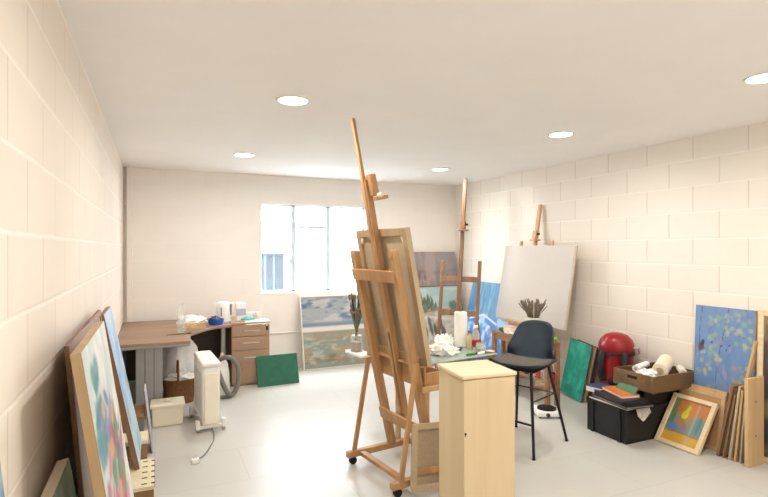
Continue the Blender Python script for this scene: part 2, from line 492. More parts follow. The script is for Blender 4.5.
for x in (1.655, 2.245):
    hb = MB().box((x, y0 - .012, 1.4), (.02, .02, .05)).box((x, y0 - .03, 1.42), (.018, .02, .09)).build('handle', M['silver'], win)
MB().bb(WX0, WX1, BY - .004, BY + .06, WZ0 + .001, WZ0 + .012).build('window_sill', M['trimw'], win)
# boxed pipe in the back-left corner, conduit along the back wall
struct(MB().bb(LX + .035, LX + .1, BY - .06, BY, .0, H).build('trim_1', M['trimw'], bevel=.006))
struct(MB().tube([(1.26, BY - .012, .478), (1.9, BY - .012, .472)], .01).box((1.5, BY - .008, .475), (.03, .016, .03)).build('trim_2', M['trimw']))
# the yard outside
struct(MB().bb(-8, 14, BY + T, 16, -.3, -.2).build('ground_outside', M['ground'], smooth=False))
o = MB(); o.bb(-3, 9, 10.2, 10.4, -.2, 6)
for k in range(60): o.bb(-3 + k * .2, -2.9 + k * .2, 10.17, 10.2, -.2, 6)
struct(o.build('wall_outside', M['outwall'], smooth=False))
o = MB()
for k in range(40): o.box((1.2 + k * .09, 10.14, 1.98), (.045, .02, .03))
struct(o.build('trim_3', M['silver'], smooth=False))
g = thing('garden_shed', 'dark blue shed corner seen outside through the lower left of the window', 'shed', (1.95, 9.3, -.2))
MB().bb(-.3, .2, 0, .5, 0, 1.66).build('wall', M['outblue'], g)
MB().bb(-.34, .24, -.04, .54, 1.66, 1.7).build('roof', M['outblue'], g)
MB().bb(-.16, -.12, -.006, 0, .0, 1.66).bb(.0, .03, -.006, 0, .0, 1.66).build('batten', M['bluebook'], g)

# ceiling downlights
def downlight(loc, label):
    r = thing('ceiling_light', label, 'light', loc, group='round ceiling downlights')
    MB().lathe([(.092, -.001), (.092, -.008), (.104, -.008), (.108, -.004), (.108, -.001)], n=40).build('rim', M['white'], r)
    MB().lathe([(.0, -.004), (.09, -.004), (.088, -.007), (.0, -.009)], n=40).build('diffuser', M['lamp'], r)
    return r
LAMPS = [((.814, 3.262), 'round white downlight left of centre, nearest above the tall wooden easel'),
         ((.83, 5.357), 'small round white downlight furthest left, above the desk'),
         ((3.107, 3.313), 'round white downlight above the bar stool, right of centre'),
         ((3.142, 5.368), 'smallest round white downlight near the far right corner of the room'),
         ((3.122, 1.743), 'large round white downlight at the right edge of the picture')]
L0 = downlight((*LAMPS[0][0], H), LAMPS[0][1])
for p, l in LAMPS[1:]: dup(L0, (*p, H), 0, l)
for (x, y) in [p for p, _ in LAMPS] + [(.82, 1.25), (.82, -.6), (3.1, -.4)]:  # last three are out of view without fixtures, added for their light
    ld = bpy.data.lights.new('downlight_and_fill', 'AREA'); ld.shape = 'DISK'; ld.size = .16; ld.energy = 12.5
    ld.color = (1, .955, .905); ld.spread = math.radians(170)
    lo = bpy.data.objects.new('downlight_and_fill', ld); COL.objects.link(lo); lo.location = (x, y, H - .015)

# ================================================================== MAIN EASEL
EO = Vector((1.3575, 3.2785, 0)); ER = math.atan2(.1378, .9905)
E = thing('studio_easel', 'large orange-brown wooden studio easel on castors in the centre, seen from behind', 'easel', EO, ER)
def eu(z): return .351 - .224 * z
def em(z): return .351 - .1956 * z
for s in (1, -1):
    rw = .265 if s > 0 else -.33; uw = .222 if s > 0 else -.292
    rn = MB().bb(-.035, .62, rw - .022, rw + .022, .054, .1).build('runner', M['easel'], E, bevel=.006)
    for u in (.012, .59):
        c = MB().lathe([(.0, -.013), (.028, -.013), (.028, .013), (.0, .013)], (u, rw, .0285), 18, rot=Matrix.Rotation(PI / 2, 3, 'X'))
        c.box((u, rw, .05), (.03, .036, .012))
        c.build('caster', M['black'], rn)
    up = MB().beam((eu(.1), uw, .1), (eu(1.55), uw, 1.55), .06, .05)
    up.lathe([(.03, -.025), (.03, .025)], (eu(1.55), uw, 1.55), 20, rot=Matrix.Rotation(PI / 2, 3, 'Y'))
    up.build('upright', M['easel'], E, bevel=.004)
    MB().beam((.03, rw + s * .012, .09), (eu(.82) - .01, uw + s * .042, .84), .022, .032).build('brace', M['easel'], E, bevel=.003)
MB().bb(.06, .105, -.308, .243, .06, .09).build('floor_crossbar', M['easel'], E, bevel=.004)
MB().bb(.5, .545, -.308, .243, .06, .09).build('floor_crossbar', M['easel'], E, bevel=.004)
Rl = Matrix.Rotation(-math.atan(.224), 3, 'Y')
MB().box((eu(1.405) - .036, -.035, 1.405), (.022, .54, .08), Rl).build('top_crossbar', M['easel'], E, bevel=.004)
MB().box((eu(.36) - .036, -.035, .36), (.022, .54, .085), Rl).build('lower_crossbar', M['easel'], E, bevel=.004)
MB().beam((em(.3), -.008, .3), (em(2.06), -.008, 2.06), .026, .046).beam((em(.3), -.052, .3), (em(2.06), -.052, 2.06), .014, .046).build('mast', M['easel'], E, bevel=.004)
MB().beam((em(1.0) - .008, -.03, 1.0), (em(2.47) - .008, -.01, 2.47), .026, .026).build('mast_extension', M['easel'], E, bevel=.005)
hd = MB().box((em(2.0) + .02, -.068, 2.02), (.05, .07, .15), Rl).build('canvas_clamp', M['easel'], E, bevel=.008)
MB().box((em(1.94) + .06, -.09, 1.935), (.1, .055, .025), Rl).build('clamp_lip', M['easel'], hd, bevel=.004)
MB().lathe([(.0, -.02), (.015, -.02), (.017, 0), (.012, .02), (0, .022)], (em(1.95) + .03, -.145, 1.95), 14, rot=Matrix.Rotation(PI / 2, 3, 'X')).build('knob', M['cream'], hd)
# paint box under the canvas
tb = MB().bb(.23, .245, -.325, .25, .655, .815).bb(.43, .445, -.325, .25, .665, .74).prism([(.245, -.325), (.43, -.325), (.43, -.31), (.245, -.31)], .655, .76).bb(.245, .43, .235, .25, .665, .76).bb(.245, .43, -.31, .235, .665, .68)
tb = tb.build('paint_box', M['easel'], E, bevel=.004)
MB().bb(.19, .31, -.325, .27, .797, .814).build('canvas_ledge', M['easel'], E, bevel=.004)
MB().bb(.2, .43, -.35, -.327, .64, .675).build('box_bracket', M['easel_pale'], E, bevel=.003)
MB().bb(.07, .2, .253, .50, .775, .79).bb(.07, .2, .492, .5, .79, .8).build('side_shelf', M['white'], E, bevel=.002)

# canvas on the easel, its back to us
zb, zt = .815, 1.72
bl = Vector((em(zb) + .032, -.37, zb)); br = Vector((em(zb) + .032, .285, zb)); tp = Vector((em(zt) + .030, -.37, zt))
RE = Matrix.Translation(EO) @ Matrix.Rotation(ER, 4, 'Z')
m, cw, ch = lean(RE @ br, RE @ bl, RE @ Vector((tp.x, .285, tp.z)))
C = thing('stretched_canvas', 'stretched canvas standing on the central easel, its raw back and stretcher bars showing', 'canvas', mat=m)
# local y points into the easel's front; the back faces the viewer, so bars sit on the -y side
bars(MB(), cw, ch, .05, 0, .022).build('stretcher_bar', M['muted'], C, bevel=.002)
MB().bb(.002, cw - .002, .022, .034, .002, ch - .002).build('canvas', M['canvasback'], C)
MB().bb(-.001, .004, .0, .036, 0, ch).bb(cw - .004, cw + .001, 0, .036, 0, ch).bb(0, cw, 0, .036, ch - .003, ch + .001).build('folded_edge', M['canvasback'], C)
for x in (.06, cw - .06):
    MB().box((x, .012, ch - .075), (.022, .012, .05), Matrix.Rotation(.5 if x < .1 else -.5, 3, 'Y')).build('corner_wedge', M['cream'], C)

# brush jar on the side shelf
jp = RE @ Vector((.135, .43, .79))
J = thing('brush_jar', 'glass jar crammed with paintbrushes at the left side of the central easel', 'jar', jp)
MB().lathe([(0, 0), (.034, 0), (.036, .01), (.036, .085), (.03, .095), (.03, .1), (.0, .1)], n=20).build('jar_body', M['glass'], J)
MB().lathe([(0, 0.002), (.031, .002), (.031, .06), (0, .06)], n=18).build('murky_water', M['brown'], J)
rr = random.Random(3)
for k in range(20):
    a = rr.uniform(0, 2 * PI); l = rr.uniform(.16, .27); tx, ty = math.cos(a) * rr.uniform(.02, .07), math.sin(a) * rr.uniform(.02, .07)
    p0 = Vector((-tx * .25, -ty * .25, .07)); p1 = Vector((tx * .8, ty * .8, .07 + l))
    bh = MB().tube([p0, p0.lerp(p1, .6), p1], [.004, .005, .004], 6).build('brush_handle', M[('hose', 'brown', 'folder', 'silver', 'green')[k % 5]], J)
    MB().tube([p1, p1 + (p1 - p0) * .08, p1 + (p1 - p0) * .14], [.007, .010, .002], 6).build('bristles', M['hose' if k % 3 else 'brown'], bh)

J.scale = (1.35, 1.35, 1.25)
# small canvas leaning on the easel foot
blp = RE @ Vector((.06, -.425, .05)); brp = RE @ Vector((.49, -.425, .002)); tpp = RE @ Vector((.115, -.375, .46))
m, cw, ch = lean(blp, brp, tpp)
C = thing('small_canvas', 'small stretched canvas on the floor leaning on the easel foot behind the plywood cabinet', 'canvas', mat=m)
bars(MB(), cw, ch, .038, 0, .018).build('stretcher_bar', M['canvasback'], C, bevel=.002)
MB().bb(.002, cw - .002, .018, .024, .002, ch - .002).build('canvas', M['canvasdark'], C)
MB().bb(.038, cw - .038, .003, .017, .1, .14).build('cross_bar', M['easel'], C, bevel=.002)

# ================================================================== PLYWOOD CABINET
c1, c2, c3, c4 = Vector((1.573, 2.675)), Vector((1.513, 2.333)), Vector((1.845, 2.325)), Vector((1.985, 2.7))
ang = math.atan2(-.055, .33) + .05
K = thing('plywood_cabinet', 'tall narrow birch plywood cabinet in the foreground in front of the easel', 'cabinet', (1.70, 2.50, 0), math.radians(-5))
MB().bb(-.16, .16, -.148, .155, .0, .878).build('cabinet_body', M['ply'], K, bevel=.002)
MB().bb(-.172, .172, -.168, .165, .878, .9).build('cabinet_top', M['plytop'], K, bevel=.006)
d = MB().bb(-.16, .16, -.163, -.149, .03, .874).build('door', M['ply'], K, bevel=.002)
MB().lathe([(0, -.002), (.006, -.002), (.006, .003), (0, .003)], (-.152, -.164, .585), 12, rot=Matrix.Rotation(PI / 2, 3, 'X')).box((-.152, -.1645, .577), (.004, .003, .014)).build('keyhole', M['dark'], d)

# ================================================================== BAR STOOL
S = thing('bar_stool', 'black bar stool with navy shell back and grey seat pad', 'bar stool', (2.77, 3.37, 0), math.radians(27))
# local +x = towards the backrest
nu, nv = 24, 28
def shell(u, v):
    # u from front edge (0) over the seat to the top of the backrest (1); v -1..1 across
    if u < .5:
        t = u / .5; x = -.225 + .375 * t; z = .668 - .018 * math.sin(PI * t) + (.02 * (1 - t) ** 2 * 0)
        hw = .205 + .025 * math.sin(PI * t * .8)
        z += .018 * abs(v) ** 3
        x -= .03 * (1 - v * v) * (1 - t)
    else:
        t = (u - .5) / .5
        a = t * 1.25
        x = .15 + .085 * math.sin(min(a, 1.2)) + .085 * t; z = .668 + .295 * t ** 1.2
        hw = .222 - .062 * t - .03 * max(0, t - .75) ** 2 * 16 * .5
        x -= .12 * abs(v) ** 2.4 * (1 - .35 * t) * min(1, t * 3)
        if t > .5: z -= .03 * ((t - .5) / .5) * abs(v) ** 5
    return Vector((x, v * hw, z))
sb = MB(); vs = []; fs = []
for i in range(nu + 1):
    for j in range(nv + 1): vs.append(shell(i / nu, -1 + 2 * j / nv))
for i in range(nu):
    for j in range(nv):
        a = i * (nv + 1) + j; fs.append((a, a + 1, a + nv + 2, a + nv + 1))
sb.add(vs, fs); so = sb.build('shell_seat', M['navy'], S, ang=80)
sm = so.modifiers.new('thick', 'SOLIDIFY'); sm.thickness = .014; sm.offset = -1
pb = MB(); vs = []; fs = []
for i in range(13):
    for j in range(nv + 1):
        p = shell(.02 + .47 * i / 12, (-1 + 2 * j / nv) * .95); e = min(i, 12 - i, j, nv - j)
        vs.append(p + Vector((0, 0, .004 + .022 * min(1, e / 3) ** .5)))
for i in range(12):
    for j in range(nv):
        a = i * (nv + 1) + j; fs.append((a, a + 1, a + nv + 2, a + nv + 1))
pb.add(vs, fs); pb.build('seat_pad', M['greyfab'], S, ang=80)
MB().bb(-.15, .15, -.15, .15, .612, .63).build('seat_frame', M['blackmet'], S, bevel=.004)
LR = Matrix.Rotation(math.radians(-6.3), 3, 'Z')
legtop = lambda sx, sy: LR @ Vector((sx * .14, sy * .14, .622)); legbot = lambda sx, sy: LR @ Vector((sx * .27, sy * .235, .006))
for sx in (-1, 1):
    for sy in (-1, 1):
        MB().tube([legtop(sx, sy), legbot(sx, sy)], [.013, .011], 10).lathe([(0, -.006), (.014, -.006), (.014, .004), (0, .004)], legbot(sx, sy), 12).build('leg', M['blackmet'], S)
def at(sx, sy, z):
    a, bq = legtop(sx, sy), legbot(sx, sy); t = (a.z - z) / (a.z - bq.z); return a.lerp(bq, t)
MB().tube([at(-1, -1, .235), at(-1, 1, .235)], .009).build('footrest', M['blackmet'], S)
for sy in (-1, 1): MB().tube([at(-1, sy, .4), at(1, sy, .4)], .005).build('side_rung', M['blackmet'], S)
MB().tube([at(1, -1, .4), at(1, 1, .4)], .005).build('back_rung', M['blackmet'], S)

# ================================================================== GLASS WORK TABLE
TP = Vector((1.836, 3.355, 0)); TA = math.atan2(.09, .684)
TZ = .73
G = thing('work_table', 'small glass-topped work table between the central easel and the bar stool', 'table', TP, TA)
MB().bb(0, .74, 0, .48, TZ - .012, TZ).build('glass_top', M['glasstop'], G, bevel=.004)
MB().bb(.03, .71, .03, .05, TZ - .032, TZ - .012).bb(.03, .71, .43, .45, TZ - .032, TZ - .012).bb(.03, .05, .05, .43, TZ - .032, TZ - .012).bb(.69, .71, .05, .43, TZ - .032, TZ - .012).build('apron', M['hose'], G, bevel=.002)
for x in (.045, .69):
    for y in (.045, .435): MB().beam((x, y, 0), (x, y, TZ - .012), .035, .035).build('leg', M['stretch'], G, bevel=.002)
RT = Matrix.Translation(TP) @ Matrix.Rotation(TA, 4, 'Z')
def tt(x, y, z=0): return RT @ Vector((x, y, TZ + z))
o = MB()
kr = thing('kitchen_roll', 'upright white kitchen roll standing at the back of the glass table', 'kitchen roll', tt(.67, .39))
MB().lathe([(.02, .002), (.047, .002), (.056, .006), (.056, .298), (.052, .303), (.02, .303), (.02, .2)], n=28).build('paper', M['tissue'], kr)
MB().lathe([(.0, .18), (.02, .18), (.02, .305), (.016, .305), (.016, .2), (0, .2)], n=16).build('cardboard_core', M['canvasback'], kr)
tl = [((.29, .28), (.055, .05, .035), 'crumpled white tissue at the left end of the glass table'),
      ((.42, .33), (.06, .05, .06), 'large crumpled white tissue standing up beside the white kitchen roll'),
      ((.34, .17), (.08, .05, .035), 'low crumpled white tissue at the front edge of the glass table'),
      ((.54, .40), (.035, .035, .06), 'small crumpled white tissue just left of the white kitchen roll')]
for i, (p, r, l) in enumerate(tl):
    q = tt(*p); oo = MB().blob((0, 0, r[2] * .8), r, i + 3, .55, 2.6, 4, flat=.001).build('crumpled_tissue', M['tissue'], ang=25)
    oo.location = q; tag(oo, l, 'tissue', 'crumpled tissues on the glass table')
ob = thing('oil_bottle', 'clear bottle of yellowish oil with a dark cap in front of the kitchen roll', 'bottle', tt(.67, .27))
MB().lathe([(0, 0), (.03, 0), (.032, .006), (.032, .085), (.026, .105), (.013, .12), (.012, .135), (0, .135)], n=22).build('bottle_body', M['oil'], ob)
MB().lathe([(0, .135), (.015, .135), (.015, .158), (0, .158)], n=16).build('cap', M['brown'], ob)
ob = thing('spirit_bottle', 'clear glass bottle with a red label right of the white kitchen roll', 'bottle', tt(.70, .22))
MB().lathe([(0, 0), (.034, 0), (.036, .006), (.036, .12), (.028, .145), (.013, .16), (.013, .185), (0, .185)], n=22).build('bottle_body', M['glass'], ob)
MB().lathe([(.0365, .03), (.0368, .03), (.0368, .085), (.0365, .085)], n=22).build('label_band', M['redjar'], ob)
MB().lathe([(0, .185), (.016, .185), (.016, .205), (0, .205)], n=16).build('cap', M['white'], ob)
jr = thing('glass_jar', 'short wide glass jar at the front right of the glass table', 'jar', tt(.66, .12))
MB().lathe([(0, 0), (.04, 0), (.043, .008), (.043, .055), (.038, .065), (.038, .075), (.035, .075), (.035, .06), (.04, .05), (.04, .01), (0, .008)], n=24).build('jar_body', M['glass'], jr)
MB().lathe([(0, .009), (.038, .009), (.038, .03), (0, .03)], n=20).build('rinse_water', M['hose'], jr)
dsh = thing('paint_dish', 'small pink saucer at the right end of the glass table', 'dish', tt(.70, .055))
MB().lathe([(0, 0), (.022, 0), (.04, .016), (.042, .016), (.024, .004), (0, .004)], n=24).build('dish_bowl', M['pinkcap'], dsh)
MB().blob((0, 0, .012), (.018, .018, .01), 5, .2).build('paint_dollop', M['whiteframe'], dsh)
for i, (x, y, a, mt, l) in enumerate([(.48, .22, .4, 'silver', 'silver paint tube lying on the glass table in front of the tissues'),
                                  (.50, .06, -.2, 'green', 'green paint tube lying at the front edge of the glass table'),
                                  (.60, .05, .1, 'white', 'white paint tube lying beside the oil bottle'),
                                  (.57, .27, .8, 'bluebook', 'dark blue paint tube lying against the kitchen roll')]):
    r = thing('paint_tube', l, 'paint tube', tt(x, y), TA + a, 'paint tubes on the glass table')
    MB().tube([(-.045, 0, .004), (-.03, 0, .009), (.03, 0, .012), (.04, 0, .012)], [.006, .01, .012, .007], 10).build('tube_body', M[mt], r)
    MB().tube([(.04, 0, .012), (.055, 0, .012)], .007, 10).build('cap', M['black'], r)

# ================================================================== DESK AND PEDESTAL
D = thing('curved_desk', 'walnut laminate desk with a curved front and grey metal leg in the far left corner', 'desk', (0, 5.1, 0))
poly = [(-.335, .02), (.30, -.01), (.315, .2), (.325, .4)]
for k in range(1, 9):
    a = k / 8; poly.append((.325 + .465 * a, .4 + .46 * (1 - (1 - a) ** 2.0)))
poly += [(.79, 1.6), (-.335, 1.6)]
# keep clear of the boxed pipe
MB().prism([(x, y if y < 1.55 else 1.585) for x, y in poly], .703, .73).build('desk_top', M['desk'], D, bevel=.003)
MB().bb(-.30, .74, 1.42, 1.44, .08, .70).build('modesty_panel', M['darkpanel'], D)
lg = MB().bb(-.165, .068, .20, .26, .02, .70).build('leg', M['silver'], D, bevel=.006)
MB().bb(-.09, -.082, .196, .2, .03, .69).bb(-.012, -.004, .196, .2, .03, .69).build('cable_cover', M['hose'], lg)
MB().bb(-.2, .1, .16, .75, 0, .03).build('foot', M['silver'], D, bevel=.006)
MB().bb(.70, .75, 1.1, 1.16, .0, .703).build('leg', M['silver'], D, bevel=.006)
MB().bb(-.32, .3, .03, .06, .675, .703).build('front_rail', M['silver'], D, bevel=.003)

P = thing('drawer_pedestal', 'three-drawer walnut pedestal against the back wall beside the desk', 'drawers', (.80, 6.06, 0))
MB().bb(0, .435, .018, .62, .02, .712).bb(.02, .415, .03, .6, 0, .02).build('carcass', M['drawer'], P, bevel=.002)
MB().bb(-.003, .438, -.003, .625, .712, .732).build('pedestal_top', M['drawer'], P, bevel=.003)
for z0, z1, hz in ((.575, .705, .64), (.415, .568, .50), (.03, .408, .33)):
    dr = MB().bb(.003, .432, 0, .02, z0, z1).build('drawer', M['drawer'], P, bevel=.002)
    MB().tube([(.13, 0, hz), (.13, -.022, hz), (.31, -.022, hz), (.31, 0, hz)], .006, 8).build('handle', M['steel'], dr)
ky = thing('key_bunch', 'small black key fob hanging from the lock of the top drawer', 'keys', (1.20, 6.055, .67))
MB().lathe([(0, -.006), (.011, -.006), (.011, .006), (0, .006)], (0, -.004, .02), 12, rot=Matrix.Rotation(PI / 2, 3, 'X')).build('key_head', M['steel'], ky)
MB().box((0, -.012, -.012), (.024, .008, .05)).build('fob', M['black'], ky, bevel=.003)

# --- on the desk
DZ = .73
B = thing('glass_bottle', 'tall clear glass bottle standing on the front of the desk', 'bottle', (.245, 5.62, DZ))
MB().lathe([(0, 0), (.038, 0), (.042, .006), (.042, .14), (.034, .18), (.018, .22), (.0155, .29), (.019, .295), (.019, .305), (0, .305)], n=24).build('bottle_body', M['glass'], B)
MB().lathe([(0, .004), (.038, .004), (.038, .045), (0, .045)], n=20).build('water', M['glass'], B)
W = thing('wooden_tray', 'small wooden box tray on the desk heaped with white cloth', 'tray', (.36, 5.95, DZ))
MB().bb(-.1, .14, -.1, .1, 0, .012).bb(-.1, .14, -.1, -.088, .012, .06).bb(-.1, .14, .088, .1, .012, .06).bb(-.1, -.088, -.088, .088, .012, .06).bb(.128, .14, -.088, .088, .012, .06).build('tray_box', M['pine'], W, bevel=.002)
oo = MB().blob((0, 0, .05), (.13, .085, .062), 9, .4, 2.2, 4, flat=.0).build('white_cloth', M['tissue'], ang=30)
oo.location = (.375, 5.95, DZ + .014); tag(oo, 'crumpled white cloth heaped in the small wooden tray on the desk', 'cloth')
bs = thing('paintbrush', 'thin brown paintbrush lying on the desk in front of the glass bottle', 'brush', (.2, 5.5, DZ), .1)
MB().tube([(-.1, 0, .005), (0, 0, .006), (.1, 0, .005)], [.003, .005, .004], 8).build('brush_handle', M['brown'], bs)
MB().tube([(.1, 0, .005), (.12, 0, .006), (.14, 0, .005)], [.005, .006, .001], 8).build('bristles', M['dark'], bs)
bt = thing('blue_tub', 'bright blue plastic tub with a folded blue cloth on the desk by the kettle', 'tub', (.63, 6.08, DZ))
MB().lathe([(0, 0), (.075, 0), (.09, .06), (.085, .06), (.07, .008), (0, .008)], n=28).build('tub_body', M['blue'], bt)
oo = MB().blob((0, 0, .02), (.062, .055, .045), 4, .35, 2, 3, flat=.0).build('blue_cloth', M['bluebook'])
oo.location = (.62, 6.09, DZ + .062 - .04); tag(oo, 'dark blue cloth bunched inside the blue tub on the desk', 'cloth')
kt = thing('electric_kettle', 'white plastic electric kettle on the desk next to the drawers', 'kettle', (.735, 6.3, DZ))
MB().lathe([(0, 0), (.088, 0), (.09, .018), (.086, .02)], n=32).build('kettle_base', M['white'], kt)
MB().lathe([(0, .02), (.084, .02), (.083, .06), (.076, .15), (.07, .215), (.06, .228), (0, .236)], n=32).build('kettle_body', M['white'], kt)
MB().beam((-.055, 0, .19), (-.105, 0, .222), .05, .05, w2=.02, t2=.02).build('spout', M['white'], kt)
MB().tube([(.06, 0, .21), (.105, 0, .212), (.122, 0, .18), (.118, 0, .10), (.085, 0, .055)], .012, 10).build('handle', M['white'], kt)
MB().box((-.03, -.0745, .12), (.012, .012, .1), Matrix.Rotation(-.1, 3, 'X')).build('water_gauge', M['hose'], kt)
MB().box((.085, -.0135, .135), (.02, .012, .13)).build('handle_grip', M['hose'], kt)
cb = thing('carton', 'upright white carton standing between the kettle and the cups', 'carton', (.935, 6.3, DZ + .002), .1)
MB().bb(-.055, .055, -.035, .035, 0, .2).build('carton_body', M['white'], cb, bevel=.003)
MB().bb(-.055, .055, -.037, -.035, .06, .14).build('carton_print', M['lav'], cb)
MB().prism([(-.055, .2), (.055, .2), (.05, .225), (-.05, .225)], -.005, .005).build('folded_top', M['white'], cb).rotation_euler = (PI / 2, 0, 0)
for i, (x, y, l) in enumerate([(1.05, 6.35, 'white cup at the left on the drawer pedestal'), (1.15, 6.33, 'white cup at the right on the drawer pedestal, by its lock side')]):
    cu = thing('cup', l, 'cup', (x, y, DZ + .002), .6 * i, 'cups on the drawer pedestal')
    MB().lathe([(0, 0), (.03, 0), (.042, .085), (.039, .085), (.028, .006), (0, .006)], n=24).build('cup_body', M['white'], cu)
    MB().tube([(.038, 0, .07), (.062, 0, .066), (.064, 0, .035), (.034, 0, .022)], .005, 8).build('handle', M['white'], cu)
oo = MB()
vs = []; fs = []
for i in range(13):
    for j in range(9):
        x = -.13 + .28 * i / 12; y = -.06 + .15 * j / 8
        z = .004 + .012 * abs(mnoise.noise(Vector((x * 14, y * 14, 1))))
        if y < -.01: z -= .0
        vs.append((x, y, z))
        if j == 0: vs[-1] = (x, y - .014, -.03 + .02 * mnoise.noise(Vector((x * 20, 2, 3))))
for i in range(12):
    for j in range(8):
        a = i * 9 + j; fs.append((a, a + 1, a + 10, a + 9))
oo.add(vs, fs); q = oo.build('paper_towel', M['tissue'], ang=60); q.location = (1.085, 6.125, DZ + .006)
tag(q, 'creased white paper towel draped over the front edge of the drawer pedestal', 'paper towel')
oo = MB().blob((0, 0, .012), (.07, .035, .018), 8, .4, 2.5, 3, flat=0).build('cleaning_cloth', M['tealcloth']); oo.location = (1.0, 6.17, DZ + .02)
tag(oo, 'pale teal cloth lying on the paper towel on the drawer pedestal', 'cloth')

# --- under and before the desk
bg = thing('plastic_bag', 'large white plastic bag standing under the desk behind the wicker basket', 'bag', (.27, 6.02, 0))
MB().blob((-.02, -.04, .30), (.19, .13, .31), 12, .22, 1.7, 4, flat=.002).build('bag_body', M['bag'], bg, ang=40)
MB().blob((.02, 0, .61), (.05, .045, .05), 13, .4, 3, 3).build('knotted_top', M['bag'], bg)
bk = thing('wicker_basket', 'brown wicker basket with a hoop handle under the desk', 'basket', (.235, 5.7, 0))
MB().lathe([(0, 0), (.13, 0), (.165, .23), (.172, .24), (.172, .25), (.16, .25), (.158, .235), (.125, .012), (0, .012)], n=36, sy=.7).build('basket_body', M['wicker'], bk)
MB().tube([(-.02 + .0, .115 * math.cos(a), .24 + .19 * math.sin(a)) for a in [PI * k / 14 for k in range(15)]], .011, 10).build('handle', M['wickerd'], bk)
oo = MB().blob((0, 0, .0), (.13, .08, .05), 14, .4, 2.2, 4).build('basket_cloth', M['tissue'], ang=30); oo.location = (.25, 5.7, .25)
tag(oo, 'white cloth bundled in the brown wicker basket', 'cloth')
cx = thing('lidded_box', 'cream plastic box with a lid on the floor in front of the desk leg', 'box', (.105, 5.08, 0))
MB().box((0, 0, .083), (.25, .2, .166), taper=1.04).build('box_body', M['cream'], cx, bevel=.008)
MB().bb(-.145, .145, -.118, .118, .166, .196).bb(-.03, .03, -.02, .02, .196, .21).build('lid', M['cream'], cx, bevel=.008)

HT = thing('panel_heater', 'slim white portable heater on castor feet in front of the desk', 'heater', (.447, 4.66, 0), math.radians(3))
MB().bb(-.075, .075, .0, .58, .055, .575).build('heater_body', M['heater'], HT, bevel=.02)
MB().bb(-.06, .06, -.012, .004, .07, .51).build('front_panel', M['heaterf'], HT, bevel=.008)
MB().bb(-.079, .079, -.014, .58, .56, .602).build('top_cover', M['heater'], HT, bevel=.014)
for k in range(9): pass
gr = MB()
for k in range(9): gr.bb(-.0785, -.074, .06 + k * .05, .085 + k * .05, .12, .5)
gr.build('side_grille', M['cyl'], HT)
for y in (.03, .49):
    ft = MB().bb(-.125, .125, y - .02, y + .03, .03, .06).bb(-.125, -.09, y - .025, y + .035, .028, .1).bb(.09, .125, y - .025, y + .035, .028, .1).build('foot', M['heater'], HT, bevel=.006)
    for s in (-1, 1):
        MB().lathe([(0, -.012), (.024, -.012), (.024, .012), (0, .012)], (s * .105, y, .0245), 16, rot=Matrix.Rotation(PI / 2, 3, 'Y')).build('caster', M['silver'], ft)
# flex and plug
def smooth(pts, n=6):
    out = []
    P_ = [Vector(p) for p in pts]
    for i in range(len(P_) - 1):
        p0, p1, p2, p3 = P_[max(i - 1, 0)], P_[i], P_[i + 1], P_[min(i + 2, len(P_) - 1)]
        for k in range(n):
            t = k / n
            out.append(.5 * ((2 * p1) + (p2 - p0) * t + (2 * p0 - 5 * p1 + 4 * p2 - p3) * t * t + (3 * p1 - p0 - 3 * p2 + p3) * t ** 3))
    return out + [P_[-1]]
HTi = HT.matrix_basis.inverted() if False else (Matrix.Translation((.447, 4.66, 0)) @ Matrix.Rotation(math.radians(3), 4, 'Z')).inverted()
fx = smooth([(.45, 4.74, .045), (.455, 4.70, .012), (.46, 4.62, .006), (.445, 4.45, .006), (.41, 4.33, .006), (.35, 4.16, .006), (.30, 4.07, .018)])
MB().tube([HTi @ Vector(p) for p in fx], .0045, 8).build('mains_cable', M['hose'], HT)
pm = Matrix.Translation(HTi @ Vector((.26, 4.02, .0)))
MB().box(HTi @ Vector((.272, 4.035, .018)), (.055, .05, .034)).build('plug', M['white'], HT, bevel=.006)
MB().box(HTi @ Vector((.262, 4.035, .045)), (.006, .006, .022)).box(HTi @ Vector((.282, 4.035, .045)), (.006, .006, .022)).box(HTi @ Vector((.272, 4.05, .045)), (.006, .006, .024)).build('plug_pin', M['steel'], HT)

V = thing('vacuum_cleaner', 'white vacuum cleaner with a looping grey hose beside the drawers', 'vacuum cleaner', (.655, 5.72, 0))
MB().lathe([(0, .03), (.085, .03), (.095, .06), (.09, .25), (.07, .36), (.04, .40), (0, .41)], n=28, sx=.85).build('body', M['heater'], V)
MB().bb(-.085, .085, -.1, .1, 0.004, .035).build('base', M['hose'], V, bevel=.01)
MB().lathe([(0, .405), (.03, .40), (.015, .47), (0, .475)], n=16).build('spout', M['pinkcap'], V)
hp = smooth([(-.03, -.03, .40), (.02, -.06, .43), (.085, -.08, .42), (.15, -.09, .33), (.155, -.1, .17), (.115, -.1, .06), (.06, -.11, .05), (.01, -.11, .14), (-.04, -.1, .27), (-.06, -.06, .33)], 8)
MB().tube(hp, [.024 + .0022 * (i % 2) for i in range(len(hp))], 12).build('hose', M['hose'], V, ang=80)

# ================================================================== PAINTINGS, BACK WALL
# dark green board against the pedestal
m, w_, h_ = lean((1.075, 5.925, .002), (1.56, 5.945, .002), (1.08, 6.03, .335))
a = Art(w_, h_, '0f5a42', 110, 3).noise('14654a', 6, .55, .15, .5).noise('0b4c38', 9, .55, .15, .5)
stretched('green_painting', 'small plain dark green canvas leaning against the drawer pedestal', 'painting', m, w_, h_, .02, a, 'dgreen')
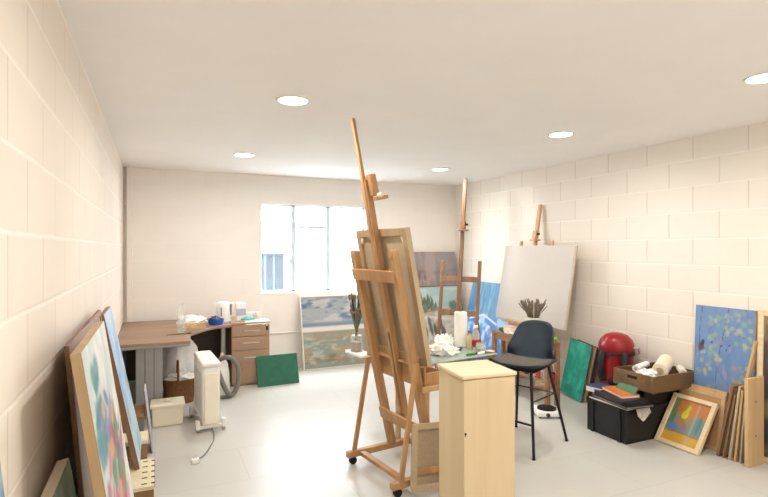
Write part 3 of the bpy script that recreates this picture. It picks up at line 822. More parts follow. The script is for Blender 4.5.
# wide seascape
def sea(w, h):
    s = Art(w, h, '8f9797', 75, 21)
    s.band(.62, 1.1, 'a0a6ac', 1, .02, .01).noise('5d7390', 3, .52, .08, .85, (1, 2), (0, 1, .66, 1)).noise('c9c9c4', 5, .56, .08, .7, (1, 2.5), (0, 1, .64, 1))
    s.noise('46607e', 5, .62, .06, .8, (1, 2), (0, .6, .72, .98))
    s.band(-.1, .5, '8d8f80', 1, .01, .005).noise('a98f70', 4, .5, .1, .8, (1, 3), (0, 1, 0, .48)).noise('6f908c', 4, .52, .1, .8, (1, 2), (0, .7, 0, .46))
    s.noise('b4b7ae', 7, .58, .08, .7, (1, 2), (0, 1, .05, .46)).noise('a3735a', 5, .62, .06, .8, (1, 3), (.1, 1, .05, .22)).noise('5e6f60', 6, .62, .06, .7, (1, 2), (0, .5, .05, .3))
    s.band(.505, .575, 'ddd6cf', 1, .008, .003).band(.575, .63, '7787a0', .9, .01, .004)
    return s
m, w_, h_ = lean((1.765, 6.49, .002), (3.02, 6.51, .002), (1.765, 6.69, .95))
framed('seascape_painting', 'wide grey-blue seascape in a white frame leaning below the window', 'painting', m, w_, h_, .035, .014, sea, M['whiteframe'])
# tall pink-grey painting in the corner
def pink(w, h):
    s = Art(w, h, 'a0948f', 60, 31)
    s.noise('8a8890', 3, .5, .15, .8, (2, 1)).noise('b59f99', 5, .55, .1, .7, (3, 1)).band(.80, .83, '7f7c80', .6, .01)
    s.dabs(14, (.1, .9, .62, .78), (.01, .03), (.02, .05), ['8f5a55', '6f6a70', 'a56f63', 'b9aaa3'])
    s.vband(.44, .58, 'b8a59f', .6, .03).vband(.7, 1, '8f8f95', .5, .05)
    return s
m, w_, h_ = lean((3.24, 6.52, .002), (4.18, 6.52, .002), (3.24, 6.69, 1.54))
a = pink(w_, h_)
stretched('tall_grey_pink_painting', 'tall grey and pink painting rising behind the others in the far right corner', 'painting', m, w_, h_, .03, a, 'brown')
# landscape with trees
def land(w, h):
    s = Art(w, h, 'c9c4b4', 80, 41)
    s.band(.72, 1.2, 'a9c2c0', 1, .02, .02).noise('c7dcd6', 4, .52, .1, .7, (1, 2), (0, 1, .74, 1))
    s.noise('b2a48c', 5, .5, .1, .8, (1, 1.5), (0, 1, 0, .72)).noise('dcd8ca', 6, .55, .08, .8, (1, 2), (0, 1, .2, .7)).noise('a8a596', 6, .6, .08, .7, (1, 2), (0, 1, 0, .55))
    for x, y, r in ((.22, .80, .05), (.27, .84, .035), (.33, .78, .06), (.40, .80, .045), (.46, .76, .05), (.52, .75, .03)):
        s.blob(x, y, r * .5, r * 2.1, '56664f', .1, .95, .3, .5).blob(x - r * .6, y - .03, r * .4, r * 1.5, '4f6250', .1, .9, .3, .5).blob(x + .01, y - .05, r * .9, r * .8, '7a8470', 0, .8)
    for x, y, r in ((.80, .74, .035), (.86, .73, .05), (.92, .72, .03)): s.blob(x, y, r, r * 1.6, '5a7260', 0, .9, .3, .5)
    s.line([(0, .70), (.3, .66), (.6, .69), (1, .66)], .012, '8a6f55', .7)
    s.line([(.05, .52), (.35, .60), (.75, .55)], .015, 'e8e4d8', .8)
    for x, y in ((.28, .42), (.38, .46), (.46, .40), (.62, .36)): s.blob(x, y, .03, .12, '4a5a48', .15, .9, .3, .4)
    s.band(0, .16, '8f8a70', .8, .03, .05)
    return s
m, w_, h_ = lean((3.2, 6.19, .002), (4.13, 6.23, .002), (3.2, 6.43, 1.05))
framed('landscape_painting', 'pale landscape with dark green trees and teal sky behind the slim easel', 'painting', m, w_, h_, .035, .012, land, M['brown'])
# blue painting against the right wall
def bluep(w, h):
    s = Art(w, h, '5a87a8', 70, 51)
    s.noise('486f98', 6, .5, .1, .8, (3, .6), (0, 1, .6, 1)).noise('7ca8c4', 9, .58, .08, .7, (3, .5), (0, 1, .6, 1))
    s.band(-.1, .6, '4479b4', 1, .02, .03).noise('a8cdea', 5, .55, .07, .9, (1, 1), (0, 1, .3, .62)).noise('e4eef4', 7, .62, .05, .9, (1, 1), (0, 1, .35, .6))
    s.noise('2a58a0', 5, .56, .08, .8, (1, 1), (0, 1, 0, .5)).line([(.1, .55), (.4, .62), (.7, .54)], .012, 'dfe8ee')
    return s
m, w_, h_ = lean((3.86, 6.13, .002), (3.86, 5.12, .002), (4.13, 6.13, 1.13))
a = bluep(w_, h_)
stretched('blue_water_painting', 'bright blue painting of water leaning on the right wall behind the blank canvas', 'painting', m, w_, h_, .03, a, 'stretch')

# ================================================================== EASEL 2 and EASEL 3
def easel(name, label, loc, rz, hw, ztop, zup, bars_z, clampz, mt, slope, fr, tray=None, lean0=.0, backrun=.45):
    r = thing(name, label, 'easel', loc, rz)
    X = lambda z: lean0 - slope * z
    for s in (1, -1):
        MB().bb(X(0) - backrun, X(0) + fr, s * hw - .02, s * hw + .02, .004, .05).build('runner', mt, r, bevel=.004)
        MB().beam((X(.04), s * hw, .04), (X(zup), s * hw, zup), .04, .03).build('upright', mt, r, bevel=.006)
        MB().beam((X(0) - backrun + .03, s * hw, .045), (X(.75) - .02, s * hw, .75), .02, .025).build('brace', mt, r, bevel=.003)
    for z in bars_z:
        MB().box((X(z), 0, z), (.022, 2 * hw - .03, .065), Matrix.Rotation(-math.atan(slope), 3, 'Y')).build('crossbar', mt, r, bevel=.004)
    MB().beam((X(.08) + .012, 0, .08), (X(ztop) + .012, 0, ztop), .048, .03).lathe([(.024, -.015), (.024, .015)], (X(ztop) + .012, 0, ztop), 18, rot=Matrix.Rotation(PI / 2, 3, 'Y')).build('mast', mt, r, bevel=.004)
    cl = MB().box((X(clampz) + .035, .012, clampz), (.05, .06, .1), Matrix.Rotation(-math.atan(slope), 3, 'Y')).box((X(clampz) + .06, 0.03, clampz - .06), (.09, .1, .02)).build('canvas_clamp', mt, r, bevel=.004)
    MB().lathe([(0, -.015), (.013, -.015), (.013, .015), (0, .015)], (X(clampz) + .03, .055, clampz + .01), 12, rot=Matrix.Rotation(PI / 2, 3, 'X')).build('knob', M['dark'], cl)
    if tray:
        MB().box((X(tray) + .05, 0, tray - .012), (.12, 2 * hw + .1, .024)).build('canvas_ledge', mt, r, bevel=.004)
    return r
fdir = Vector((-.80, -.60))
easel('slim_easel', 'slim empty brown wooden easel with two crossbars in front of the landscape painting', (3.20, 5.14, 0), math.atan2(fdir.y, fdir.x), .235, 2.44, 1.44, (1.22, .82, .35), 1.87, M['easel_dark'], .16, .2, lean0=.0)
easel('display_easel', 'wooden easel by the right wall holding the large blank canvas', (3.83, 4.80, 0), PI, .27, 2.09, 1.68, (1.3, .68, .3), 1.75, M['easel_light'], .175, .02, tray=.735, backrun=.36)
# blank canvas on the wall easel: face towards -X
m, w_, h_ = lean((3.885, 5.27, .738), (3.885, 4.10, .738), (4.04, 5.27, 1.625))
C = thing('blank_canvas', 'large blank primed canvas standing on the easel by the right wall', 'canvas', mat=m)
MB().bb(0, w_, 0, .03, 0, h_).build('canvas', M['primed'], C, bevel=.003)
bars(MB(), w_, h_, .05, .03, .038).build('stretcher_bar', M['stretch'], C)

# ================================================================== SIDE TABLE with shelf
TZ2 = .65
B2 = thing('side_table', 'brown wooden side table with a lower shelf in front of the blank canvas', 'table', (3.53, 3.95, 0))
MB().bb(0, .17, 0, .92, TZ2 - .022, TZ2).build('table_top', M['table'], B2, bevel=.003)
MB().bb(.012, .03, .03, .89, TZ2 - .085, TZ2 - .022).bb(.14, .158, .03, .89, TZ2 - .085, TZ2 - .022).bb(.03, .14, .012, .03, TZ2 - .085, TZ2 - .022).bb(.03, .14, .89, .908, TZ2 - .085, TZ2 - .022).build('apron', M['table'], B2, bevel=.002)
for x in (.022, .148):
    for y in (.025, .895): MB().beam((x, y, 0), (x, y, TZ2 - .022), .042, .042).build('leg', M['table'], B2, bevel=.003)
MB().bb(.012, .158, .03, .89, .24, .27).build('shelf', M['table'], B2, bevel=.003)
PT = thing('lavender_pot', 'white pot of dried lavender on the side table behind the bar stool', 'potted plant', (3.63, 4.27, TZ2))
MB().lathe([(0, 0), (.066, 0), (.07, .006), (.08, .22), (.075, .22), (.066, .02), (0, .02)], n=30).build('pot', M['pot'], PT)
MB().lathe([(0, .19), (.073, .19), (.07, .198), (0, .202)], n=24).build('soil', M['dark'], PT)
rr = random.Random(5); stems = MB(); heads = MB()
for k in range(70):
    a = rr.uniform(0, 2 * PI); rad = .05 * math.sqrt(rr.random()); sp = rr.uniform(.3, 1) * .15
    p0 = Vector((rad * math.cos(a), rad * math.sin(a), .195)); p1 = Vector((sp * math.cos(a), sp * math.sin(a), rr.uniform(.32, .40)))
    stems.tube([p0, p0.lerp(p1, .5) + Vector((0, 0, .01)), p1], .0026, 5)
    heads.tube([p0.lerp(p1, .55), p0.lerp(p1, .8), p1, p1 + (p1 - p0) * .06], [.002, .006, .006, .002], 6)
stems.build('stem', M['lavender'], PT)['kind'] = 'stuff'
heads.build('flower_head', M['lavtip'], PT)['kind'] = 'stuff'
# things lying on the side table
def sidething(name, label, cat, x, y, z=TZ2): return thing(name, label, cat, (x, y, z))
q = sidething('green_paint_bottle', 'green paint bottle lying at the far end of the side table', 'bottle', 3.62, 4.76)
MB().tube([(-.05, 0, .024), (.04, 0, .024), (.055, 0, .024), (.06, 0, .024)], [.022, .023, .012, .01], 14).build('bottle_body', M['green'], q)
MB().tube([(.06, 0, .024), (.08, 0, .024)], .012, 12).build('cap', M['white'], q)
q = sidething('tea_box', 'small cream cardboard box on the far part of the side table', 'box', 3.60, 4.62)
MB().bb(-.045, .045, -.06, .06, 0, .075).build('box_body', M['cream'], q, bevel=.003)
MB().bb(-.046, .046, -.061, .061, .062, .079).build('lid', M['pinkcap'], q, bevel=.003)
q = sidething('open_sketchbook', 'open sketchbook with white pages on the side table left of the lavender pot', 'book', 3.60, 4.50)
MB().bb(-.06, .09, -.03, .06, 0, .006).build('cover', M['folder'], q)
MB().bb(-.055, .085, -.027, .014, .006, .02).bb(-.055, .085, .018, .057, .006, .018).build('pages', M['paper'], q, bevel=.003)
q = sidething('green_notebook', 'green notebook lying at the front of the side table near the lavender', 'book', 3.59, 4.20)
MB().bb(-.05, .04, -.08, .08, 0, .004).bb(-.05, .04, -.08, .08, .02, .024).bb(-.052, -.048, -.08, .08, 0, .024).build('cover', M['grbook'], q)
MB().bb(-.046, .037, -.077, .077, .004, .02).build('pages', M['paper'], q)
q = sidething('lime_cloth', 'lime green rag on the near end of the side table right of the bar stool', 'rag', 3.55, 3.75)
q2 = q; bpy.data.objects.remove(q)
oo = MB().blob((0, 0, .025), (.055, .05, .035), 17, .4, 2.2, 3, flat=0).build('lime_rag', M['lime']); oo.location = (3.62, 4.0, TZ2 + .001)
tag(oo, 'lime green rag on the near end of the side table right of the bar stool', 'rag')
for i, (x, y, a, mt, l) in enumerate([(3.57, 4.72, 1.2, 'bluebook', 'dark blue paint tube at the far end of the side table'),
                                  (3.565, 4.55, 1.5, 'white', 'white paint tube in front of the cream box on the side table'),
                                  (3.57, 4.36, 1.7, 'redjar', 'red paint tube at the front edge of the side table'),
                                  (3.57, 4.08, 1.4, 'tealcloth', 'teal paint tube at the near end of the side table'),
                                  (3.66, 4.13, 1.9, 'orange', 'orange paint tube near the lime green rag on the side table')]):
    r = thing('paint_tube', l, 'paint tube', (x, y, TZ2), a, 'paint tubes on the side table')
    MB().tube([(-.055, 0, .005), (-.035, 0, .011), (.035, 0, .014), (.047, 0, .014)], [.006, .012, .014, .008], 10).build('tube_body', M[mt], r)
    MB().tube([(.047, 0, .014), (.065, 0, .014)], .008, 10).build('cap', M['black'], r)
# jars on the lower shelf
SZ = .27
jl = [(3.43, 4.02, .034, .10, 'white', 'redjar'), (3.45, 3.93, .03, .085, 'redjar', 'white'), (3.42, 3.84, .036, .11, 'glass', 'steel'), (3.48, 3.76, .032, .09, 'redjar', 'black'),
      (3.44, 4.12, .03, .12, 'bluebook', 'white'), (3.55, 3.88, .036, .13, 'white', 'bluebook'), (3.57, 4.0, .034, .12, 'redjar', 'steel'), (3.55, 4.13, .034, .1, 'glass', 'redjar'), (3.43, 4.23, .033, .09, 'white', 'steel')]
wh = ['short white jar with a red lid on the lower shelf, middle of its front row', 'red jar with a white lid at the front of the lower shelf', 'clear glass jar with a steel lid at the front of the lower shelf',
      'small red jar with a black lid at the near end of the lower shelf', 'tall blue jar with a white lid on the lower shelf', 'white jar with a dark blue lid at the back of the lower shelf',
      'red jar with a steel lid at the back of the lower shelf', 'glass jar with a red lid at the back of the lower shelf', 'white jar with a steel lid at the far end of the lower shelf']
for (x, y, r, h, bm_, lm), l in zip(jl, wh):
    q = thing('paint_jar', l, 'jar', (3.572 + (x - 3.42) * .5 if x < 3.5 else 3.645 + (x - 3.55) * .5, y + .2, SZ), group='jars on the lower shelf of the side table')
    MB().lathe([(0, 0), (r * .95, 0), (r, .005), (r, h * .78), (r * .85, h * .84), (r * .85, h * .86), (0, h * .86)], n=18).build('jar_body', M[bm_], q)
    MB().lathe([(0, h * .85), (r * .9, h * .85), (r * .9, h), (0, h)], n=18).build('lid', M[lm], q)

# hotplate on the floor
q = thing('hotplate', 'white single-ring electric hotplate on the floor beyond the bar stool', 'hotplate', (3.415, 3.83, 0), math.radians(-25))
MB().bb(-.115, .115, -.115, .115, .012, .062).build('casing', M['white'], q, bevel=.012)
MB().lathe([(0, .062), (.09, .062), (.088, .075), (.03, .078), (0, .076)], n=32).build('hob_ring', M['black'], q)
MB().lathe([(0, 0), (.018, 0), (.016, .018), (0, .018)], (-.02, -.115, .036), 16, rot=Matrix.Rotation(PI / 2, 3, 'X')).build('knob', M['black'], q)
for sx in (-1, 1):
    for sy in (-1, 1): MB().lathe([(0, 0), (.01, 0), (.012, .014), (0, .014)], (sx * .09, sy * .09, 0), 10).build('foot', M['black'], q)

# teal boards against the right wall
m, w_, h_ = lean((4.05, 4.335, .035), (4.0, 3.985, .002), (4.15, 4.33, .625))
q = thing('teal_board', 'bright teal green painted board leaning on the right wall behind the hotplate', 'board', mat=m)
a = Art(w_, h_, '159480', 130, 61).noise('2fc0a4', 3, .5, .15, .8).noise('0d7d6c', 6, .58, .1, .7).blob(.35, .12, .2, .08, '0c6a55', .2, .7)
a.mesh('painted_face', q)
MB().bb(0, w_, 0, .012, 0, h_).build('board_edge', M['brown'], q)
for i, (dx, dy, l, mt) in enumerate([(.03, -.035, 'dark canvas directly behind the teal board by the right wall', 'hose'), (.058, -.06, 'dark brown board at the very back behind the teal board', 'brown')]):
    m, w_, h_ = lean((4.055 + dx, 4.335 + dy, .035), (4.01 + dx, 3.995 + dy, .002), (4.15 + dx * .75, 4.33 + dy, .61))
    q = thing('stacked_board', l, 'board', mat=m)
    MB().bb(0, w_, 0, .006, 0, h_).build('panel', M['canvasdark'] if i == 0 else M['darkpanel'], q)
    bars(MB(), w_, h_, .03, .006, .014).build('edge_bar', M[mt], q)
q = thing('wall_hook', 'small round black hook on the right wall beside the teal board', 'hook', (RX, 3.88, .54))
MB().tube([(0, 0, 0), (-.03, 0, 0)], .01, 10).build('stem', M['black'], q)
MB().lathe([(0, -.012), (.02, -.012), (.025, 0), (.02, .012), (0, .012)], (-.035, 0, 0), 16, rot=Matrix.Rotation(PI / 2, 3, 'Y')).build('knob', M['black'], q)

# ================================================================== RIGHT-HAND CLUTTER
q = thing('red_canister', 'red domed metal canister with black straps against the right wall', 'canister', (4.03, 3.565, 0), .3)
MB().lathe([(0, 0), (.145, 0), (.15, .01), (.15, .6), (0, .6)], n=40).build('drum', M['red'], q)
MB().lathe([(0, .785), (.05, .783), (.1, .765), (.14, .725), (.158, .68), (.16, .625), (.155, .61), (.0, .61)], n=40).build('domed_lid', M['red'], q)
MB().lathe([(.15, .585), (.163, .585), (.163, .612), (.15, .612)], n=40).build('rim_band', M['strap'], q)
for an in (2.75, 4.0):
    c, s = math.cos(an), math.sin(an)
    MB().tube(smooth([(c * .155, s * .155, .62), (c * .175, s * .175, .57), (c * .185, s * .185, .47), (c * .17, s * .17, .38), (c * .155, s * .155, .34)], 5), [.018] + [.03] * 18 + [.03, .02], 10).build('strap', M['strap'], q)
MB().tube([(.0, -.16, .66), (.05, -.185, .66), (.07, -.185, .6), (.05, -.16, .58)], .008, 8).build('latch', M['steel'], q)

q = thing('black_crate', 'black plastic storage crate on the floor by the right wall', 'crate', (3.48, 2.982, 0))
MB().bb(0, .62, 0, .41, 0, .02).bb(0, .02, 0, .41, .02, .28).bb(.6, .62, 0, .41, .02, .28).bb(.02, .6, 0, .02, .02, .28).bb(.02, .6, .39, .41, .02, .28).build('crate_body', M['black'], q, bevel=.004)
MB().bb(-.008, .628, -.008, .418, .262, .284).build('rim', M['black'], q, bevel=.003)
for y in (.05, .33): MB().bb(-.012, .004, y, y + .03, .0, .264).build('corner_rib', M['black'], q, bevel=.003)
q = thing('black_tray', 'shallow black tray on the back of the black crate, under the wooden crate', 'tray', (3.70, 2.987, .284))
MB().bb(0, .42, 0, .38, 0, .13).build('tray_body', M['black'], q, bevel=.006)
MB().bb(-.006, .426, -.006, .386, .115, .134).build('rim', M['black'], q, bevel=.003)
q = thing('wooden_crate', 'old brown wooden crate full of paper rolls on top of the black crate', 'crate', (3.65, 2.87, .42))
MB().bb(0, .53, 0, .39, 0, .012).bb(0, .53, 0, .014, .012, .135).bb(0, .53, .376, .39, .012, .135).bb(0, .014, .014, .376, .012, .135).bb(.516, .53, .014, .376, .012, .135).build('crate_box', M['crate'], q, bevel=.002)
MB().box((-.003, .195, .095), (.008, .09, .022)).build('hand_hole', M['dark'], q)
for sx in (.008, .522):
    MB().bb(sx - .008, sx + .008, -.006, .0, .0, .135).build('corner_batten', M['crate'], q)
rolls = [((3.85, 2.965, .565), (4.10, 3.095, .60), .062, 'cream', 'thick cream roll of paper lying across the wooden crate'),
         ((4.06, 2.905, .545), (4.162, 3.01, .55), .03, 'paper', 'white roll of paper at the right end of the wooden crate'),
         ((3.80, 3.16, .55), (4.02, 3.225, .555), .028, 'bag', 'thin white roll of paper at the back of the wooden crate')]
for p, r_, rad, mt, l in rolls:
    p, r_ = Vector(p), Vector(r_); mid = (p + r_) / 2
    g = thing('paper_roll', l, 'paper roll', mid, group='paper rolls in the wooden crate')
    MB().tube([p - mid, r_ - mid], rad, 20).build('roll', M[mt], g)
    for e, dd in ((p, p - r_), (r_, r_ - p)):
        MB().tube([e - mid, e - mid + dd.normalized() * .002], rad * .5, 14).build('core_end', M['canvasback'], g)
oo = MB().blob((0, 0, 0), (.055, .07, .04), 21, .5, 2.4, 4).build('tissue_paper', M['tissue'], ang=30); oo.location = (3.742, 3.0, .535)
tag(oo, 'crumpled white tissue paper at the left end of the wooden crate', 'tissue paper')
# books and folders on the black crate
def slab(name, label, cat, c, size, rz, cov, tilt=0, tx=0, pg='paper'):
    mtx = Matrix.Translation(c) @ Matrix.Rotation(rz, 4, 'Z') @ Matrix.Rotation(tilt, 4, 'Y') @ Matrix.Rotation(tx, 4, 'X')
    r = thing(name, label, cat, mat=mtx)
    x, y, z = size[0] / 2, size[1] / 2, size[2]
    MB().bb(-x, x, -y, y, 0, .003).bb(-x, x, -y, y, z - .003, z).bb(-x, x, y - .003, y, 0, z).build('cover', M[cov], r)
    MB().bb(-x + .004, x - .004, -y + .004, y - .004, .003, z - .003).build('pages', M[pg], r)
    return r
slab('black_folder', 'black folder lying lowest on the black crate, white pages showing', 'folder', (3.59, 3.15, .286), (.27, .40, .022), .0, 'folder')
slab('black_portfolio', 'wide black portfolio lying over the folder on the black crate', 'folder', (3.57, 3.1, .310), (.27, .40, .02), -.12, 'folder', pg='hose')
slab('orange_book', 'flat orange book on top of the pile on the black crate', 'book', (3.575, 3.12, .372), (.17, .26, .022), -.2, 'orange', 0, .04)
slab('blue_book', 'dark blue book behind the orange book on the black crate', 'book', (3.575, 3.345, .334), (.18, .15, .05), .15, 'bluebook')
slab('box_file', 'dark grey box file under the orange book on the black crate', 'folder', (3.56, 3.11, .332), (.24, .36, .035), -.22, 'folder', pg='folder')
slab('green_book', 'thin white and green book propped against the wooden crate behind the orange book', 'book', (3.625, 3.10, .402), (.09, .2, .012), -.05, 'grbook', -.75)
oo = MB(); vs = []; fs = []
for i in range(11):
    for j in range(9):
        u, v = i / 10, j / 8
        x = 3.545 + .15 * u; y = 3.06 - .13 * v; z = .333 + .004 * math.sin(u * 7)
        if v > .55:
            t = (v - .55) / .45; y = 3.06 - .13 * .55 - .06 * t ** .6 - .005; z = .333 - .10 * t ** 1.3 + .012 * math.sin(u * 6 + 2) * t
            z -= .03 * (1 - abs(u - .4) * 2) * t
        vs.append((x, y, z))
for i in range(10):
    for j in range(8):
        a_ = i * 9 + j; fs.append((a_, a_ + 1, a_ + 10, a_ + 9))
oo.add(vs, fs); oo = oo.build('newspaper_sheet', M['newsprint'], ang=60)
tag(oo, 'printed sheet of paper drooping over the front edge of the black crate', 'paper')

# framed picture with warm abstract still life
def still(w, h):
    s = Art(w, h, '7d8f8a', 160, 71)
    s.band(.68, 1.2, 'b5713f', 1, .03, .06).noise('c27d48', 4, .5, .15, .7, region=(0, 1, .6, 1)).vband(-.1, .16, '5b7b52', .9, .04)
    s.band(-.1, .24, 'd0a23f', 1, .02, .02).blob(.2, .33, .16, .1, '5b82b5', 0, .9).blob(.75, .45, .25, .22, '6a8f8f', 0, .9).blob(.45, .5, .2, .16, 'b5793f', .3, .8)
    s.blob(.40, .66, .085, .10, 'cfcf30', -.2, 1, .2, .1).blob(.43, .77, .05, .13, 'b9c832', -.2, 1, .25, .1)
    s.blob(.5, .36, .1, .1, '8c7a8f', 0, .8).vband(.66, .72, 'a8a79a', .6, .02).blob(.84, .5, .05, .2, '4f8080', 0, .9).band(.22, .245, '8a5a34', .7, .01)
    return s
m, w_, h_ = lean((3.795, 2.970, .002), (3.795, 2.598, .002), (4.04, 2.970, .365))
framed('framed_still_life', 'pale-framed picture with a yellow pear shape leaning low on the right side', 'framed picture', m, w_, h_, .02, .035, still, M['goldframe'], lip=.012)
# raw canvas backs behind it
m, w_, h_ = lean((4.005, 2.95, .002), (4.005, 2.57, .002), (4.082, 2.95, .432))
q = thing('canvas_back', 'brown canvas turned to the wall directly behind the pale-framed picture', 'canvas', mat=m)
bars(MB(), w_, h_, .03, 0, .014).build('stretcher_bar', M['stretch'], q, bevel=.002)
MB().bb(.002, w_ - .002, .003, .02, .002, h_ - .002).build('canvas', M['tanback'], q)
m, w_, h_ = lean((4.05, 2.96, .002), (4.05, 2.58, .002), (4.112, 2.96, .455))
q = thing('hardboard_sheet', 'thin wooden panel between the brown canvas and the blue floral painting', 'panel', mat=m)
MB().bb(0, w_, 0, .012, 0, h_).build('board', M['easel_pale'], q)
bars(MB(), w_, h_, .03, .012, .02).build('edge_strip', M['brown'], q)
# blue floral
def floral(w, h):
    s = Art(w, h, '6485b2', 150, 81)
    s.noise('7391bb', 4, .5, .15, .6).noise('5a7aa8', 7, .58, .1, .5)
    s.line([(.58, 1), (.52, .85), (.45, .7), (.4, .52), (.42, .3)], .006, '4a4358').line([(.12, 1), (.08, .8), (.1, .62)], .005, '4a4358').line([(.45, .75), (.65, .82), (.85, .8)], .005, '66703f').line([(.4, .55), (.62, .45), (.85, .5)], .005, '66703f')
    G = ['9fa888', '8c9c80', 'aab08c', '8aa090']
    s.dabs(26, (.25, .6, .60, .95), (.026, .046), (.012, .02), G, (-1.2, 1.2), .8).dabs(20, (.62, .98, .72, .98), (.03, .05), (.012, .022), G, (-1.2, 1.2), .8)
    s.dabs(18, (.05, .3, .48, .72), (.022, .04), (.01, .018), G, (-1.2, 1.2), .8).dabs(22, (.62, .95, .35, .6), (.026, .045), (.011, .02), G + ['a48a94'], (-1.2, 1.2), .8)
    s.dabs(34, (.08, .6, .12, .42), (.026, .046), (.012, .02), G, (-1.2, 1.2), .8)
    s.blob(.13, .70, .05, .03, '4a2f4f').blob(.15, .73, .03, .02, '2f2238').blob(.10, .68, .03, .02, '6a3a55')
    s.dabs(7, (.4, .62, .45, .8), (.01, .02), (.02, .035), ['a987a8', 'b592ab'], a=.7).dabs(9, (.55, .85, .3, .55), (.015, .03), (.01, .02), ['a07a95', 'b08a90'])
    s.dabs(14, (.35, .72, .1, .2), (.012, .022), (.008, .016), ['2f2238', 'd9d2d6', '5a3550', '8a3a55'])
    s.dabs(4, (.3, .65, .68, .75), (.01, .016), (.006, .01), ['2f2238'])
    return s
m, w_, h_ = lean((4.115, 2.875, .002), (4.115, 2.405, .002), (4.178, 2.875, 1.115))
a = floral(w_, h_)
stretched('floral_painting', 'tall blue painting of trailing flowers and leaves against the right wall', 'painting', m, w_, h_, .022, a, 'stretch')
# upright plywood board and the canvases leaning on it like books
q = thing('plywood_board', 'upright pale plywood board standing at a right angle to the right wall', 'board', (3.915, 2.305, 0))
MB().bb(0, .19, 0, .026, 0, .645).build('sheet', M['pine'], q, bevel=.002)
for z in (.22, .47): MB().lathe([(0, 0), (.008, 0), (.008, .002), (0, .002)], (.09, 0, z), 14, rot=Matrix.Rotation(PI / 2, 3, 'X')).build('screw_hole', M['brown'], q)
bk = [(2.545, 2.372, .565, .02, 'brown', 'dark brown framed canvas leftmost of the row leaning on the plywood board'),
      (2.502, 2.366, .50, .014, 'easel_dark', 'reddish brown canvas second in the row leaning on the plywood board'),
      (2.462, 2.362, .57, .016, 'canvasback', 'beige canvas third in the row leaning on the plywood board'),
      (2.425, 2.358, .545, .016, 'stretch', 'tan canvas fourth in the row leaning on the plywood board'),
      (2.390, 2.352, .55, .014, 'canvasdark', 'grey-beige canvas fifth in the row, next to the plywood board')]
prev = None
for i, (yb, yt, zt, th, mt, l) in enumerate(bk):
    x0 = 3.925 + .006 * i; L = .165
    y56 = (2.414, 2.390, 2.371, 2.352, 2.334)[i] + th   # where its upper edge rests, 0.56 m up
    yt = yb - (yb - y56) * zt / .56
    # board in the X–Z plane leaning towards -Y: foot along X
    m, w_, h_ = lean((x0, yb - th, .002), (x0 + L, yb - th, .002), (x0, yt - th + .0, zt))
    # local y points to +Y
    q = thing('edge_on_canvas', l, 'canvas', mat=m, group='canvases leaning on the plywood board')
    bars(MB(), w_, h_, .018, 0, th).build('stretcher_bar', M[mt], q, bevel=.001)
    MB().bb(.004, w_ - .004, .003, th * .5, .004, h_ - .004).build('canvas', M['canvasback'], q)
oo = MB().beam((4.085, 2.53, .006), (4.085, 2.348, .90), .03, .018, (1, 0, 0)).build('wooden_batten', M['easel_pale'], bevel=.002)
tag(oo, 'thin wooden batten leaning upright behind the plywood board', 'batten')
# tall frame at the right edge
def dim(w, h):
    s = Art(w, h, '6e5a48', 60, 91)
    s.noise('3f3a38', 4, .5, .1, .8).noise('a08a6a', 5, .6, .08, .7).dabs(20, (0, 1, 0, 1), (.05, .1), (.03, .08), ['4a3a30', '8a7a5a', '5a6a60'])
    return s
m, w_, h_ = lean((4.135, 2.385, .002), (4.135, 1.78, .002), (4.178, 2.385, 1.125))
framed('tall_framed_picture', 'tall picture in a broad cream frame at the right edge of the photo', 'framed picture', m, w_, h_, .025, .04, dim, M['goldframe'])

# ================================================================== LEFT WALL STACK
# crate-like slotted blocks the paintings stand on
def slotted(loc, size, label, holes):
    q = thing('slotted_block', label, 'block', loc)
    x, y, z = size
    hb = MB().bb(0, x, 0, y, 0, z)
    for i in range(holes[0]):
        for j in range(holes[1]): hb.box(((i + .5) * x / holes[0], (j + .5) * y / holes[1], z - .0005), (.03, .01, .004), mi=1)
    for j in range(holes[1]): hb.box((x - .008, (j + .5) * y / holes[1], z - .012), (.02, .016, .026), mi=1)
    hb.build('block', [M['creamblock'], M['dark']], q)
    MB().bb(.004, x - .004, -.004, .004, .004, z - .02).build('shaded_front', M['brownside'], q)  # brown sheet paints in the shade on the block's front side
    return q
slotted((-.215, 3.16, 0), (.213, .42, .255), 'cream slotted block on the floor by the left wall, under the pale blue painting', (2, 5))
q = thing('cream_box', 'small cream box on the floor behind the slotted block by the left wall', 'box', (-.22, 3.92, 0))
MB().bb(0, .17, 0, .2, 0, .235).build('box_body', M['brownside'], q, bevel=.004)
MB().bb(-.005, .175, -.005, .205, .235, .26).build('lid', M['creamblock'], q, bevel=.004)
q = thing('grey_box', 'grey box behind the cream box by the left wall', 'box', (-.25, 4.3, 0))
MB().bb(0, .17, 0, .3, 0, .30).build('box_body', M['hose'], q, bevel=.006)
MB().bb(-.005, .175, -.005, .305, .30, .325).build('lid', M['brownside'], q, bevel=.006)
m, w_, h_ = lean((-.012, 4.36, .002), (-.012, 4.60, .002), (-.068, 4.36, .49))
q = thing('lavender_board', 'thin pale lavender board on edge beside the boxes in front of the desk', 'board', mat=m)
MB().bb(0, w_, 0, .008, 0, h_).build('panel', M['lav'], q)
MB().bb(0, w_, .008, .014, 0, h_).build('backing', M['brown'], q)
# back framed canvas, against the wall
def plain(w, h): return Art(w, h, '8a6f52', 20, 5).noise('6f563e', 3, .5, .2, .6)
m, w_, h_ = lean((-.185, 2.18, .002), (-.185, 3.38, .002), (-.29, 2.18, 1.235))
framed('brown_framed_canvas', 'brown-framed canvas hardest against the left wall behind the flower painting', 'painting', m, w_, h_, .014, .03, plain, M['easel_dark'], lip=.003)
